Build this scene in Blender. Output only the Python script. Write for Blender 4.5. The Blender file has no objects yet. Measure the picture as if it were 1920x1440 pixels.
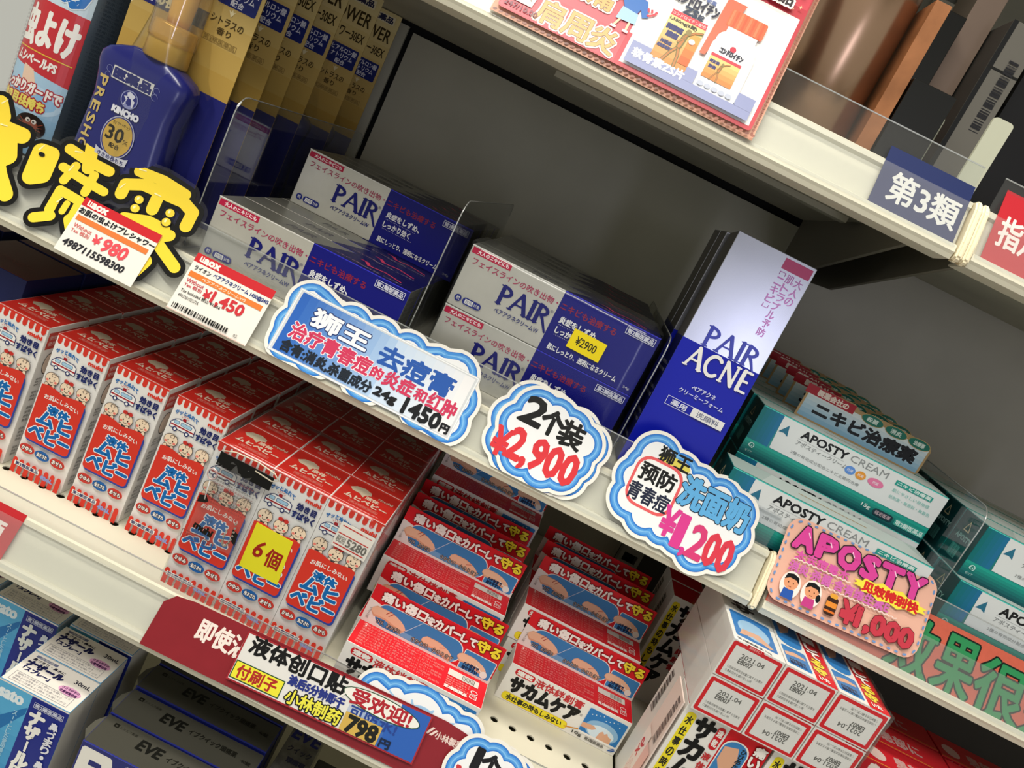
import bpy, bmesh, math, random
import numpy as np
from mathutils import Vector, Matrix
S = .001
rnd = random.Random(7)
scene = bpy.context.scene
COL = scene.collection
# ------------------------------------------------------------------ camera, world, lights, exposure
F_PX = 1560.0
pit, rol, yaw = math.radians(13.4), math.radians(26.85), math.radians(.7)
fw = Vector((-math.sin(yaw)*math.cos(pit), math.cos(yaw)*math.cos(pit), -math.sin(pit)))
r0 = fw.cross(Vector((0, 0, 1))).normalized(); u0 = r0.cross(fw)
rt = math.cos(rol)*r0+math.sin(rol)*u0; up = -math.sin(rol)*r0+math.cos(rol)*u0
cam = bpy.data.cameras.new('camera'); cam.sensor_width = 36; cam.lens = 36*F_PX/1920
cam.clip_start = .02; cam.clip_end = 50
co = bpy.data.objects.new('camera', cam); COL.objects.link(co)
co.matrix_world = Matrix(((rt.x, up.x, -fw.x, 0), (rt.y, up.y, -fw.y, 0), (rt.z, up.z, -fw.z, 0), (0, 0, 0, 1)))
scene.camera = co
w = bpy.data.worlds.new('shop'); scene.world = w; w.use_nodes = True
w.node_tree.nodes['Background'].inputs[0].default_value = (.90, .89, .78, 1)
w.node_tree.nodes['Background'].inputs[1].default_value = .54
def area(name, loc, target, sx, sy, power, color):
    l = bpy.data.lights.new(name, 'AREA'); l.shape = 'RECTANGLE'; l.size = sx; l.size_y = sy
    l.energy = power; l.color = color
    o = bpy.data.objects.new(name, l); COL.objects.link(o); o.location = loc
    o.rotation_euler = (Vector(target)-Vector(loc)).to_track_quat('-Z', 'Y').to_euler()
area('ceiling_strip_near', (-.1, .50, 1.45), (-.1, .52, 0), 1.8, .16, 23, (1, .94, .82))
area('ceiling_strip_aisle', (-.5, -.45, 1.46), (0, .6, -.1), 2.0, .25, 47, (1, .965, .88))
area('added_sheen_light', (.62, -1.5, -.12), (.1, .6, -.1), .16, .8, 4, (.78, .80, 1))  # added lamp, no real fixture: bluish sheen on the tall carton, some fill
scene.view_settings.view_transform = 'Standard'; scene.view_settings.look = 'None'
scene.view_settings.gamma = 1; scene.view_settings.use_curve_mapping = False
scene.view_settings.exposure = 0.0
scene.cycles.transparent_max_bounces = 24
# ------------------------------------------------------------------ materials
def lin(h):
    h = h.lstrip('#'); c = [int(h[i:i+2], 16)/255 for i in (0, 2, 4)]
    return tuple(x/12.92 if x <= .04045 else ((x+.055)/1.055)**2.4 for x in c)
_m = {}
def M(h, rough=.42, metal=0., noise=0., scale=60, bump=0., aniso=None):
    k = (h, rough, metal, noise, bump)
    if k in _m: return _m[k]
    m = bpy.data.materials.new('ink_'+h.strip('#')); m.use_nodes = True; nt = m.node_tree
    b = nt.nodes['Principled BSDF']; c = lin(h)
    b.inputs['Base Color'].default_value = (*c, 1); b.inputs['Roughness'].default_value = rough
    b.inputs['Metallic'].default_value = metal
    b.inputs['Specular IOR Level'].default_value = .5 if rough < .34 else .22
    if noise or bump:
        tc = nt.nodes.new('ShaderNodeTexCoord'); n = nt.nodes.new('ShaderNodeTexNoise')
        n.inputs['Scale'].default_value = scale; n.inputs['Detail'].default_value = 4
        nt.links.new(tc.outputs['Object'], n.inputs['Vector'])
        if noise:
            r = nt.nodes.new('ShaderNodeValToRGB')
            r.color_ramp.elements[0].color = (*[x*(1-noise) for x in c], 1); r.color_ramp.elements[0].position = .3
            r.color_ramp.elements[1].color = (*[min(1, x*(1+noise)) for x in c], 1); r.color_ramp.elements[1].position = .7
            nt.links.new(n.outputs['Fac'], r.inputs['Fac']); nt.links.new(r.outputs['Color'], b.inputs['Base Color'])
        if bump:
            bp = nt.nodes.new('ShaderNodeBump'); bp.inputs['Strength'].default_value = bump; bp.inputs['Distance'].default_value = .0005
            nt.links.new(n.outputs['Fac'], bp.inputs['Height']); nt.links.new(bp.outputs['Normal'], b.inputs['Normal'])
    _m[k] = m; return m
def clear(name, tint=(.96, .97, .98), base=.05, rough=.06, milk=0.):
    """thin clear plastic sheet: see-through with a Fresnel sheen and optional haze"""
    m = bpy.data.materials.new(name); m.use_nodes = True; nt = m.node_tree; nt.nodes.clear()
    out = nt.nodes.new('ShaderNodeOutputMaterial'); mix = nt.nodes.new('ShaderNodeMixShader')
    t = nt.nodes.new('ShaderNodeBsdfTransparent'); t.inputs[0].default_value = (*tint, 1)
    g = nt.nodes.new('ShaderNodeBsdfGlossy'); g.inputs['Roughness'].default_value = rough
    lw = nt.nodes.new('ShaderNodeLayerWeight'); lw.inputs['Blend'].default_value = .5
    pw = nt.nodes.new('ShaderNodeMath'); pw.operation = 'POWER'; pw.inputs[1].default_value = 4.5
    ad = nt.nodes.new('ShaderNodeMath'); ad.operation = 'MULTIPLY_ADD'; ad.use_clamp = True; ad.inputs[1].default_value = .7; ad.inputs[2].default_value = base
    nt.links.new(lw.outputs['Facing'], pw.inputs[0]); nt.links.new(pw.outputs[0], ad.inputs[0]); nt.links.new(ad.outputs[0], mix.inputs[0])
    src = t
    if milk:
        d = nt.nodes.new('ShaderNodeBsdfDiffuse'); d.inputs[0].default_value = (.85, .84, .82, 1)
        mm = nt.nodes.new('ShaderNodeMixShader'); mm.inputs[0].default_value = milk
        nt.links.new(t.outputs[0], mm.inputs[1]); nt.links.new(d.outputs[0], mm.inputs[2]); src = mm
    nt.links.new(src.outputs[0], mix.inputs[1]); nt.links.new(g.outputs[0], mix.inputs[2])
    nt.links.new(mix.outputs[0], out.inputs[0]); return m
CLEAR = clear('clear_acrylic'); FILM = clear('shrink_film', base=.03, rough=.16); HAZE = clear('ticket_cover', base=.02, rough=.12, milk=.06)
FENCE = clear('clear_fence', base=.03, rough=.08, milk=.025); EDGE = clear('acrylic_edge', (.8, .86, .86), base=.35, rough=.25, milk=.3)
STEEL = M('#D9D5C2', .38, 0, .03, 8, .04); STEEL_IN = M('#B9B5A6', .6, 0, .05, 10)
PANEL = M('#B7B4A4', .75, 0, .05, 14, .25); DARK = M('#141413', .7)
# ------------------------------------------------------------------ object helpers
def tag(o, label=None, cat=None, group=None, kind=None):
    if label: o['label'] = label
    if cat: o['category'] = cat
    if group: o['group'] = group
    if kind: o['kind'] = kind
    return o
def mk(name, verts, faces, mats, mi=None, parent=None, loc=(0, 0, 0), rot=(0, 0, 0), smooth=False):
    me = bpy.data.meshes.new(name)
    me.from_pydata([tuple(c*S for c in v) for v in verts], [], faces)
    for m in (mats if isinstance(mats, (list, tuple)) else [mats]): me.materials.append(m)
    if mi is not None: me.polygons.foreach_set('material_index', mi)
    if smooth: me.polygons.foreach_set('use_smooth', [True]*len(me.polygons))
    me.update()
    o = bpy.data.objects.new(name, me); COL.objects.link(o)
    o.location = tuple(c*S for c in loc); o.rotation_euler = rot
    if parent: o.parent = parent
    return o
def empty(name, loc=(0, 0, 0), rot=(0, 0, 0)):
    o = bpy.data.objects.new(name, None); COL.objects.link(o); o.empty_display_size = .01
    o.location = tuple(c*S for c in loc); o.rotation_euler = rot; return o
def dup(o, loc=None, parent=None, label=None, rot=None):
    c = o.copy(); COL.objects.link(c)
    if parent: c.parent = parent
    if loc is not None: c.location = tuple(x*S for x in loc)
    if rot is not None: c.rotation_euler = rot
    if label: c['label'] = label
    for ch in o.children: dup(ch, parent=c)
    return c
def boxv(x0, y0, z0, x1, y1, z1):
    v = [(x, y, z) for z in (z0, z1) for y in (y0, y1) for x in (x0, x1)]
    return v, [(0, 1, 5, 4), (4, 5, 7, 6), (0, 4, 6, 2), (1, 3, 7, 5), (2, 6, 7, 3), (0, 2, 3, 1)]  # front top left right back bottom
def box(name, a, b, mats, parent=None, loc=(0, 0, 0), rot=(0, 0, 0), bev=0., shear=None):
    """mats: one material or (front, top, left, right, back, bottom)"""
    v, f = boxv(*a, *b)
    if shear: v = [shear(*p) for p in v]
    ms = list(mats) if isinstance(mats, (list, tuple)) else [mats]
    o = mk(name, v, f, ms, list(range(6)) if len(ms) == 6 else None, parent, loc, rot)
    if bev:
        bm = bmesh.new(); bm.from_mesh(o.data)
        bmesh.ops.bevel(bm, geom=bm.edges[:], offset=bev*S, segments=2, affect='EDGES', profile=.5)
        bm.to_mesh(o.data); bm.free()
    return o
def rrect(x0, y0, x1, y1, r, n=5):
    p = []
    for cx, cy, a in ((x1-r, y1-r, 0), (x0+r, y1-r, 90), (x0+r, y0+r, 180), (x1-r, y0+r, 270)):
        for k in range(n+1):
            t = math.radians(a+90*k/n); p.append((cx+r*math.cos(t), cy+r*math.sin(t)))
    return p
def ellp(cx, cy, rx, ry, n=24, rot=0):
    c, s = math.cos(rot), math.sin(rot); o = []
    for k in range(n):
        a = 2*math.pi*k/n; x, y = rx*math.cos(a), ry*math.sin(a); o.append((cx+x*c-y*s, cy+x*s+y*c))
    return o
def cloud(cir, grow=0, n=150, c=None):
    cx = c[0] if c else sum(q[0] for q in cir)/len(cir); cy = c[1] if c else sum(q[1] for q in cir)/len(cir); out = []
    for k in range(n):
        a = 2*math.pi*k/n; dx, dy = math.cos(a), math.sin(a); best = 1
        for x, y, r in cir:
            r = r+grow; ex, ey = x-cx, y-cy; b = ex*dx+ey*dy; d = r*r-(ex*ex+ey*ey-b*b)
            if d > 0: best = max(best, b+math.sqrt(d))
        out.append((cx+best*dx, cy+best*dy))
    return out
def plate(name, outline, t, mat, loc=(0, 0, 0), rot=(0, 0, 0), parent=None, edge=None):
    """sheet of thickness t: outline in local x,z, front towards -y"""
    n = len(outline); v = [(x, 0, z) for x, z in outline]+[(x, t, z) for x, z in outline]
    f = [tuple(range(n)), tuple(range(2*n-1, n-1, -1))]+[(i, n+i, n+(i+1) % n, (i+1) % n) for i in range(n)]
    return mk(name, v, f, [mat, edge or mat], [0, 0]+[1]*n, parent, loc, rot)
def prof(name, pts, x0, x1, mat, parent=None, loc=(0, 0, 0), closed=True):
    """profile (y,z) extruded along x"""
    n = len(pts); v = [(x0, y, z) for y, z in pts]+[(x1, y, z) for y, z in pts]
    f = [(i, (i+1) % n, n+(i+1) % n, n+i) for i in range(n if closed else n-1)]
    if closed: f += [tuple(range(n-1, -1, -1)), tuple(range(n, 2*n))]
    return mk(name, v, f, mat, None, parent, loc)
def tube(name, pts, r, mat, parent=None, loc=(0, 0, 0), n=8, closed=False):
    P = [Vector(p) for p in pts]; v = []; f = []; L = len(P)
    for i, p in enumerate(P):
        a = P[(i-1) % L] if (i or closed) else p; b = P[(i+1) % L] if (i < L-1 or closed) else p
        d = (b-a).normalized(); q = d.orthogonal().normalized()
        if i and q.dot(q0) < 0: q = -q
        if i: q = (q0-d*q0.dot(d)).normalized()
        q0 = q; e = d.cross(q)
        v += [tuple(p+r*(q*math.cos(2*math.pi*k/n)+e*math.sin(2*math.pi*k/n))) for k in range(n)]
    for i in range(L if closed else L-1):
        j = (i+1) % L
        f += [(i*n+k, i*n+(k+1) % n, j*n+(k+1) % n, j*n+k) for k in range(n)]
    if not closed: f += [tuple(range(n-1, -1, -1)), tuple(range((L-1)*n, L*n))]
    return mk(name, v, f, mat, None, parent, loc, smooth=True)
def loft(name, secs, mat, parent=None, loc=(0, 0, 0), smooth=True, cap=True):
    """secs: list of rings (same length) of 3D points"""
    n = len(secs[0]); v = [p for s in secs for p in s]
    f = [(i*n+k, i*n+(k+1) % n, (i+1)*n+(k+1) % n, (i+1)*n+k) for i in range(len(secs)-1) for k in range(n)]
    if cap: f += [tuple(range(n-1, -1, -1)), tuple(range((len(secs)-1)*n, len(secs)*n))]
    return mk(name, v, f, mat, None, parent, loc, smooth=smooth)
# ------------------------------------------------------------------ lettering
_t = {}
_tc = bpy.data.curves.new('lettering_source', 'FONT'); _tc.size = 1; _tc.fill_mode = 'FRONT'; _tc.resolution_u = 2
_to = bpy.data.objects.new('lettering_source', _tc); COL.objects.link(_to)
def glyphs(s, res=2):
    k = (s, res)
    if k in _t: return _t[k]
    _tc.body = s; _tc.resolution_u = res
    me = _to.to_mesh()
    v = np.array([p.co[:2] for p in me.vertices]) if len(me.vertices) else np.zeros((0, 2))
    f = [tuple(p.vertices) for p in me.polygons]
    cnt = {}
    for p in f:
        for i in range(len(p)):
            e = (min(p[i], p[(i+1) % len(p)]), max(p[i], p[(i+1) % len(p)])); cnt[e] = cnt.get(e, 0)+1
    be = [e for e, c in cnt.items() if c == 1]
    _to.to_mesh_clear(); _t[k] = (v, f, be); return _t[k]
from mathutils.geometry import delaunay_2d_cdt
def union(vs, fs):
    r = delaunay_2d_cdt([Vector((float(x), float(y))) for x, y in vs], [], [list(f) for f in fs], 0, 1e-5, True)
    k = [tuple(f) for f, o in zip(r[2], r[5]) if len(o)]
    return [tuple(v) for v in r[0]], k
class Art:
    """flat print: shapes in (u, v) millimetres, every shape one ink layer above the last"""
    def __init__(s, du=0.0, dv=0.0, rough=.42): s.v = []; s.f = []; s.mi = []; s.m = []; s.L = 1; s.rough = rough; s.clipx = None
    def mat(s, c):
        m = c if not isinstance(c, str) else M(c, s.rough)
        if m not in s.m: s.m.append(m)
        return s.m.index(m)
    def raw(s, vs, fs, c, sub=None):
        """sub: level 0..9 of every vertex, so that overlapping strokes of one ink layer never share a plane"""
        b = len(s.v); L = s.L; k = s.mat(c)
        s.v += [(float(x), float(y), L+(sub[i]*.08 if sub else 0)) for i, (x, y) in enumerate(vs)]; s.f += [tuple(b+i for i in f) for f in fs]; s.mi += [k]*len(fs); s.L += 1
    def poly(s, pts, c):
        if len(pts) > 4 and not isinstance(c, tuple):
            from mathutils.geometry import tessellate_polygon
            tr = tessellate_polygon([[Vector((x, y, 0)) for x, y in pts]]); s.raw(pts, tr, c)
        else: s.raw(pts, [tuple(range(len(pts)))], c)
    def rect(s, x0, y0, x1, y1, c): s.raw([(x0, y0), (x1, y0), (x1, y1), (x0, y1)], [(0, 1, 2, 3)], c)
    def rr(s, x0, y0, x1, y1, r, c): s.raw(rrect(x0, y0, x1, y1, r), [tuple(range(24))], c)
    def ell(s, cx, cy, rx, ry, c, rot=0): s.raw(ellp(cx, cy, rx, ry, 24, rot), [tuple(range(24))], c)
    def frame(s, x0, y0, x1, y1, w, c):
        s.raw([(x0, y0), (x1, y0), (x1, y1), (x0, y1), (x0+w, y0+w), (x1-w, y0+w), (x1-w, y1-w), (x0+w, y1-w)],
              [(0, 1, 5, 4), (1, 2, 6, 5), (2, 3, 7, 6), (3, 0, 4, 7)], c)
    def line(s, pts, w, c, closed=False, w1=None):
        vs = []; fs = []; n = len(pts); w1 = w if w1 is None else w1
        for i in range(n if closed else n-1):
            a = np.array(pts[i], float); b = np.array(pts[(i+1) % n], float); d = b-a; l = np.hypot(*d) or 1; d /= l; q = np.array([-d[1], d[0]])
            wa = (w+(w1-w)*i/max(1, n-1))/2; wb = (w+(w1-w)*(i+1)/max(1, n-1))/2
            k = len(vs); vs += [a+q*wa, a-q*wa, b-q*wb, b+q*wb]; fs.append((k, k+1, k+2, k+3))
            for p, ww in ((a, wa), (b, wb)):
                k = len(vs); vs += [p+ww*np.array([math.cos(t), math.sin(t)]) for t in [j*math.pi/3 for j in range(6)]]; fs.append(tuple(range(k, k+6)))
        s.raw(vs, fs, c, [(i//4) % 10 for i in range(len(vs))])
    def arc(s, cx, cy, rx, ry, a0, a1, w, c, n=10):
        s.line([(cx+rx*math.cos(math.radians(a0+(a1-a0)*k/n)), cy+ry*math.sin(math.radians(a0+(a1-a0)*k/n))) for k in range(n+1)], w, c)
    def grad(s, x0, y0, x1, y1, c0, c1, n=10, vert=False):
        a = [int(c0[i:i+2], 16) for i in (1, 3, 5)]; b = [int(c1[i:i+2], 16) for i in (1, 3, 5)]
        L = s.L
        for k in range(n):
            s.L = L; c = '#%02X%02X%02X' % tuple(round(p+(q-p)*k/(n-1)) for p, q in zip(a, b))
            if vert: s.rect(x0, y0+(y1-y0)*k/n, x1, y0+(y1-y0)*(k+1)/n, c)
            else: s.rect(x0+(x1-x0)*k/n, y0, x0+(x1-x0)*(k+1)/n, y1, c)
    def text(s, t, x0, y0, x1, y1, c, b=0., ol=None, ow=0., sh=0., rot=0., res=2, arch=0.):
        """fit lettering t into the box; b = added stroke (mm); ol, ow = outline colour and width; sh = slant; arch = bow"""
        v, f, be = glyphs(t, res)
        if not len(v): return
        mn = v.min(0); mx = v.max(0); d = np.maximum(mx-mn, 1e-6)
        if t in 'ー一-・.': d[1] = d[0]*.3 if d[1] < d[0]*.1 else d[1]
        p = (v-mn)/d*np.array([x1-x0, y1-y0])+np.array([x0, y0])
        if sh: p[:, 0] += (p[:, 1]-y0)*sh
        if arch: p[:, 1] += arch*(1-((p[:, 0]-(x0+x1)/2)/((x1-x0)/2))**2)
        if rot:
            cc = np.array([(x0+x1)/2, (y0+y1)/2]); q = p-cc; r = math.radians(rot); p = np.stack([q[:, 0]*math.cos(r)-q[:, 1]*math.sin(r), q[:, 0]*math.sin(r)+q[:, 1]*math.cos(r)], 1)+cc
        def thick(wd, col):
            vs = list(p); fs = list(f); used = set()
            for i, j in be:
                a, bb = p[i], p[j]; dd = bb-a; l = np.hypot(*dd)
                if l < 1e-6: continue
                dd = dd/l; q = np.array([-dd[1], dd[0]])*wd; e = dd*wd*.35
                k = len(vs); vs += [a+q-e, a-q-e, bb-q+e, bb+q+e]; fs.append((k, k+1, k+2, k+3)); used.add(i); used.add(j)
            if wd > .5:
                for i in used:
                    k = len(vs); vs += [p[i]+wd*np.array([math.cos(a), math.sin(a)]) for a in [h*math.pi/3 for h in range(6)]]; fs.append(tuple(range(k, k+6)))
            n0 = len(p); s.raw(vs, fs, col, [0]*n0+[1+(i//4) % 9 for i in range(len(vs)-n0)])
        if ol: thick(b+ow, ol)
        if b > 0: thick(b, c)
        else: s.raw(p, f, c)
    def vtext(s, t, x, y1, w, h, c, gap=.1, **k):
        for i, ch in enumerate(t):
            yy = y1-i*h*(1+gap)
            if ch == 'ー': s.rect(x+w*.42, yy-h*.9, x+w*.58, yy-h*.1, c)
            elif ch in 'ッィァ・': s.text(ch, x+w*.3, yy-h*.75, x+w*.7, yy-h*.25, c, **k)
            else: s.text(ch, x, yy-h, x+w, yy, c, **k)
    def small(s, x0, y0, x1, y1, rows, c, t='使用上の注意をよく読んでお使いください効能効果用法用量'):
        h = (y1-y0)/rows
        for r in range(rows): s.text(t[:max(4, int((x1-x0)/h*1.15))], x0, y0+r*h+.15*h, x1-(x1-x0)*.12*((r*7) % 3 == 1), y0+(r+.85)*h, c, res=1)
    def build(s, name, parent, O=(0, 0, 0), U=(1, 0, 0), V=(0, 0, 1), N=(0, -1, 0), step=.026, off=.06, bend=None):
        O, U, V, N = map(Vector, (O, U, V, N))
        if bend:
            me = bpy.data.meshes.new('tmp'); me.from_pydata(s.v, [], s.f); me.polygons.foreach_set('material_index', s.mi)
            bm = bmesh.new(); bm.from_mesh(me); us = [q[0] for q in s.v]; x = min(us)+3
            while x < max(us): bmesh.ops.bisect_plane(bm, geom=bm.verts[:]+bm.edges[:]+bm.faces[:], plane_co=(x, 0, 0), plane_no=(1, 0, 0), dist=1e-5); x += 3
            for z in (96, 104, 110) if max(us) < 80 and min(us) > 0 else (): bmesh.ops.bisect_plane(bm, geom=bm.verts[:]+bm.edges[:]+bm.faces[:], plane_co=(0, z, 0), plane_no=(0, 1, 0), dist=1e-5)
            bm.verts.index_update(); s.v = [tuple(q.co) for q in bm.verts]; s.f = [tuple(q.index for q in f.verts) for f in bm.faces]; s.mi = [f.material_index for f in bm.faces]; bm.free(); bpy.data.meshes.remove(me)
        if bend: vs = [bend(x, y, off+step*L) for x, y, L in s.v]
        else: vs = [tuple(O+U*x+V*y+N*(off+step*L)) for x, y, L in s.v]
        return mk(name, vs, s.f, s.m, s.mi, parent)
# serif capitals drawn with strokes, for the carton titles
def caps(A, word, x, y, h, c, thick=.13, thin=.055, adv=None, tail=0.):
    n0 = len(A.v); xs = x
    wtot = sum({'P': .56, 'A': .8, 'I': .2, 'R': .66, 'C': .78, 'N': .82, 'E': .56}[ch]*h+h*.1 for ch in word)-.12*h
    if adv:
        caps(A, word, x, y, h, c, thick, thin, None, tail); k = adv/wtot
        A.v[n0:] = [(x+(a-x)*k, b, l) for a, b, l in A.v[n0:]]; return
    for ch in word:
        T, t = thick*h, thin*h; wd = {'P': .56, 'A': .8, 'I': .2, 'R': .66, 'C': .78, 'N': .82, 'E': .56}[ch]*h
        sf = lambda sx, sy, r=.12: A.line([(x+sx*h-r*h, y+sy*h), (x+sx*h+r*h, y+sy*h)], t*.8, c)
        X = lambda a, b: (x+a*h, y+b*h)
        if ch in 'PR':
            A.line([X(.1, 0), X(.1, 1)], T, c); sf(.1, 0); sf(.06, 1, .1)
            A.arc(x+.1*h, y+.74*h, .40*h, .25*h, 90, -90, T*.85, c, 12)
            if ch == 'R': A.line([X(.28, .5), X(.42, .3), X(.66+tail*.3, -tail)], T*.9, c, w1=T*.5)
        if ch == 'A': A.line([X(.02, 0), X(.38, 1)], t*1.3, c); A.line([X(.38, 1), X(.76, 0)], T, c); A.line([X(.16, .36), X(.6, .36)], t, c); sf(.02, 0, .1); sf(.76, 0, .12)
        if ch == 'I': A.line([X(.1, 0), X(.1, 1)], T, c); sf(.1, 0); sf(.1, 1)
        if ch == 'C': A.arc(x+.42*h, y+.5*h, .38*h, .5*h, 45, 315, T*.85, c, 18)
        if ch == 'N': A.line([X(.1, 0), X(.1, 1)], t*1.3, c); A.line([X(.1, 1), X(.68, 0)], T, c); A.line([X(.68, 0), X(.68, 1)], t*1.3, c); sf(.08, 0, .1); sf(.68, 1, .1)
        if ch == 'E': A.line([X(.1, 0), X(.1, 1)], T, c); A.line([X(.06, 1), X(.48, 1)], t*1.2, c); A.line([X(.1, .52), X(.42, .52)], t*1.2, c); A.line([X(.06, 0), X(.52, 0)], t*1.2, c)
        x += wd+h*.1
# ------------------------------------------------------------------ shelving
TILT = math.radians(23.5)
LV = {'m': (600, -211.5), 'u': (600, 74.7), 'l': (530, -431.3)}
ORD = ['first', 'second', 'third', 'fourth', 'fifth', 'sixth', 'seventh', 'eighth', 'ninth']
def RP(lev, u, v, off=0):
    y0, z0 = LV[lev]
    return (u, y0+math.sin(TILT)*v-math.cos(TILT)*off, z0+math.cos(TILT)*v+math.sin(TILT)*off)
def shelf(lev, x0, x1, ztop, label, yback=1004, holes=False, fence_h=24, xh=(-420, 212), top=True):
    y0, z0 = LV[lev]; zt = ztop
    yt = y0+math.sin(TILT)*43
    if holes:   # perforated front strip of the deck: real round holes
        ya, yb = y0+59, y0+85; pitch = 16.3; V = []; Fc = []
        n = int((x1-x0)/pitch)
        for i in range(n):
            cx = x0+(i+.5)*(x1-x0)/n; cy = y0+72; hw = (x1-x0)/n/2
            sq = [(cx+hw, cy), (cx+hw, yb), (cx, yb), (cx-hw, yb), (cx-hw, cy), (cx-hw, ya), (cx, ya), (cx+hw, ya)]
            k = len(V); V += [(a, b, zt) for a, b in sq]+[(cx+3.6*math.cos(t*math.pi/4), cy+3.6*math.sin(t*math.pi/4), zt) for t in range(8)]+[(cx+3.6*math.cos(t*math.pi/4), cy+3.6*math.sin(t*math.pi/4), zt-1.2) for t in range(8)]
            Fc += [(k+j, k+(j+1) % 8, k+8+(j+1) % 8, k+8+j) for j in range(8)]+[(k+8+j, k+8+(j+1) % 8, k+16+(j+1) % 8, k+16+j) for j in range(8)]
        b = len(V)
        bits = [boxv(x0, yt+1.5, zt-1.2, x1, ya, zt), boxv(x0, yb, zt-1.2, x1, yback, zt), boxv(x0, yt+1.5, zt-22, x1, yback, zt-20)]
        for v, f in bits: k = len(V); V += v; Fc += [tuple(k+i for i in q) for q in f]
        o = mk('metal_shelf', V, Fc, [STEEL])
    else:
        v1, f1 = boxv(x0, yt+1.5, zt-1.5, x1, yback, zt); v2, f2 = boxv(x0, yt+6, zt-22, x1, yback, zt-26)
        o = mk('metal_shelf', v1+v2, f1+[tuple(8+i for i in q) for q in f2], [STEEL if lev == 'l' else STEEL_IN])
    tag(o, label, 'shelf')
    q = lambda u, v, off: RP(lev, u, v, off)[1:]
    # folded price rail: bead along the bottom, tilted face, lip along the top, return behind
    prof('price_rail', [q(0, 0, 3.2), q(0, 1.5, 5), q(0, 6.5, 5), q(0, 8, 3), q(0, 8.5, 0), q(0, 36, 0), q(0, 37.5, 2.5), q(0, 41.5, 3), q(0, 43, 1), (yt+1, zt-.1),
                        (yt+1, zt-3), q(0, 38, -4), q(0, 4, -4), (y0+26, z0-1.5), (y0+26, z0-3), q(0, -2.6, 1)], x0, x1, STEEL, o)
    a = [q(0, 4, 5.6), q(0, 39, 5.6), q(0, 39, 6.2), q(0, 4, 6.2)]
    prof('ticket_cover', a, x0+1, x1-2, HAZE, o)
    fz = [(yt+1.6, zt+.3), (yt+4.6, zt+fence_h), (yt+5.4, zt+fence_h), (yt+2.6, zt+.3)]
    prof('clear_fence', fz, x0+1, x1-3, FENCE, o)
    prof('fence_edge', [(yt+4.5, zt+fence_h), (yt+5.6, zt+fence_h), (yt+5.6, zt+fence_h+.8), (yt+4.5, zt+fence_h+.8)], x0+1, x1-3, EDGE, o)
    return o
CREAM = M('#EFE3C4', .35, 0, .03, 20)
def cap(lev, x, parent):
    q = [RP(lev, 0, v, o)[1:] for v, o in ((-4, 2), (-2, 6.5), (10, 8), (36, 8), (43, 5.5), (45, 0), (40, -8), (0, -6))]
    c = prof('end_cap', q, x, x+5, CREAM, parent)
    bm = bmesh.new(); bm.from_mesh(c.data); bmesh.ops.bevel(bm, geom=bm.edges[:], offset=1.4*S, segments=2, affect='EDGES'); bm.to_mesh(c.data); bm.free()
ZM, ZL, ZU = -172, -400, 114.5
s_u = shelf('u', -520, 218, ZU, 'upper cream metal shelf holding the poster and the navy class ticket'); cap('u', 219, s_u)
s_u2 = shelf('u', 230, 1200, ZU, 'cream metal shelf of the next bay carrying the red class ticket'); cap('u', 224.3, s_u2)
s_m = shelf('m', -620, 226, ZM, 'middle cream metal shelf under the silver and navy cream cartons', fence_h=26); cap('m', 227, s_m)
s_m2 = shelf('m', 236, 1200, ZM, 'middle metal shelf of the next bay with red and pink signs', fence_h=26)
s_l = shelf('l', -620, 211, ZL, 'perforated lower cream shelf under the red and white cartons', holes=True, fence_h=16, yback=1004)
s_l2 = shelf('l', 214, 1200, ZL, 'lower metal shelf of the next bay under the wrapped carton packs', fence_h=8)
o = box('metal_shelf', (-620, 440, -603), (1200, 1004, -600), STEEL); tag(o, 'bottom metal shelf under the blue nasal spray and navy cartons', 'shelf')
# the shop round the shelving: ceiling, floor, and the next shelf up out of frame
o = box('ceiling', (-3200, -3300, 1500), (3200, 1400, 1520), M('#A9A79C', .8)); tag(o, kind='structure')
o = box('floor', (-3200, -3300, -1370), (3200, 1400, -1350), M('#B5AE9C', .35, 0, .06, 3)); tag(o, kind='structure')
o = box('metal_shelf', (-720, 600, 452), (1200, 1004, 480), STEEL_IN); tag(o, 'topmost metal shelf above the canister and poster', 'shelf')
# back panels and upright
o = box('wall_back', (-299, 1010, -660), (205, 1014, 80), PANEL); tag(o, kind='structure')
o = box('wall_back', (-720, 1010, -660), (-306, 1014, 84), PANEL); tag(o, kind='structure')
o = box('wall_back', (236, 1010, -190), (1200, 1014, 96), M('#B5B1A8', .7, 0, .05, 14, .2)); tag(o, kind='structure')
o = box('wall_back', (236, 1010, -660), (1200, 1014, -191), M('#3F3B36', .7, 0, .05, 14, .2)); tag(o, kind='structure')  # darker than the panel above: gloom under the next bay's shelf painted in
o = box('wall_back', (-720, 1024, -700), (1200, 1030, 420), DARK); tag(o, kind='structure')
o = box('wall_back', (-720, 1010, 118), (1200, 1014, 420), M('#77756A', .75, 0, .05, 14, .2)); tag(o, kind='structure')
V = []; Fc = []
for k, (a, b) in enumerate([((206, 996, -660), (211, 1012, 420)), ((229, 996, -660), (234, 1012, 420))]+[((211, 996, z), (229, 998, z+14)) for z in range(-650, 400, 26)]):
    v, f = boxv(*a, *b); n = len(V); V += v; Fc += [tuple(n+i for i in q) for q in f]
up_ = mk('trim_1', V, Fc, M('#8F8B80', .5)); tag(up_, kind='structure')
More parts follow.
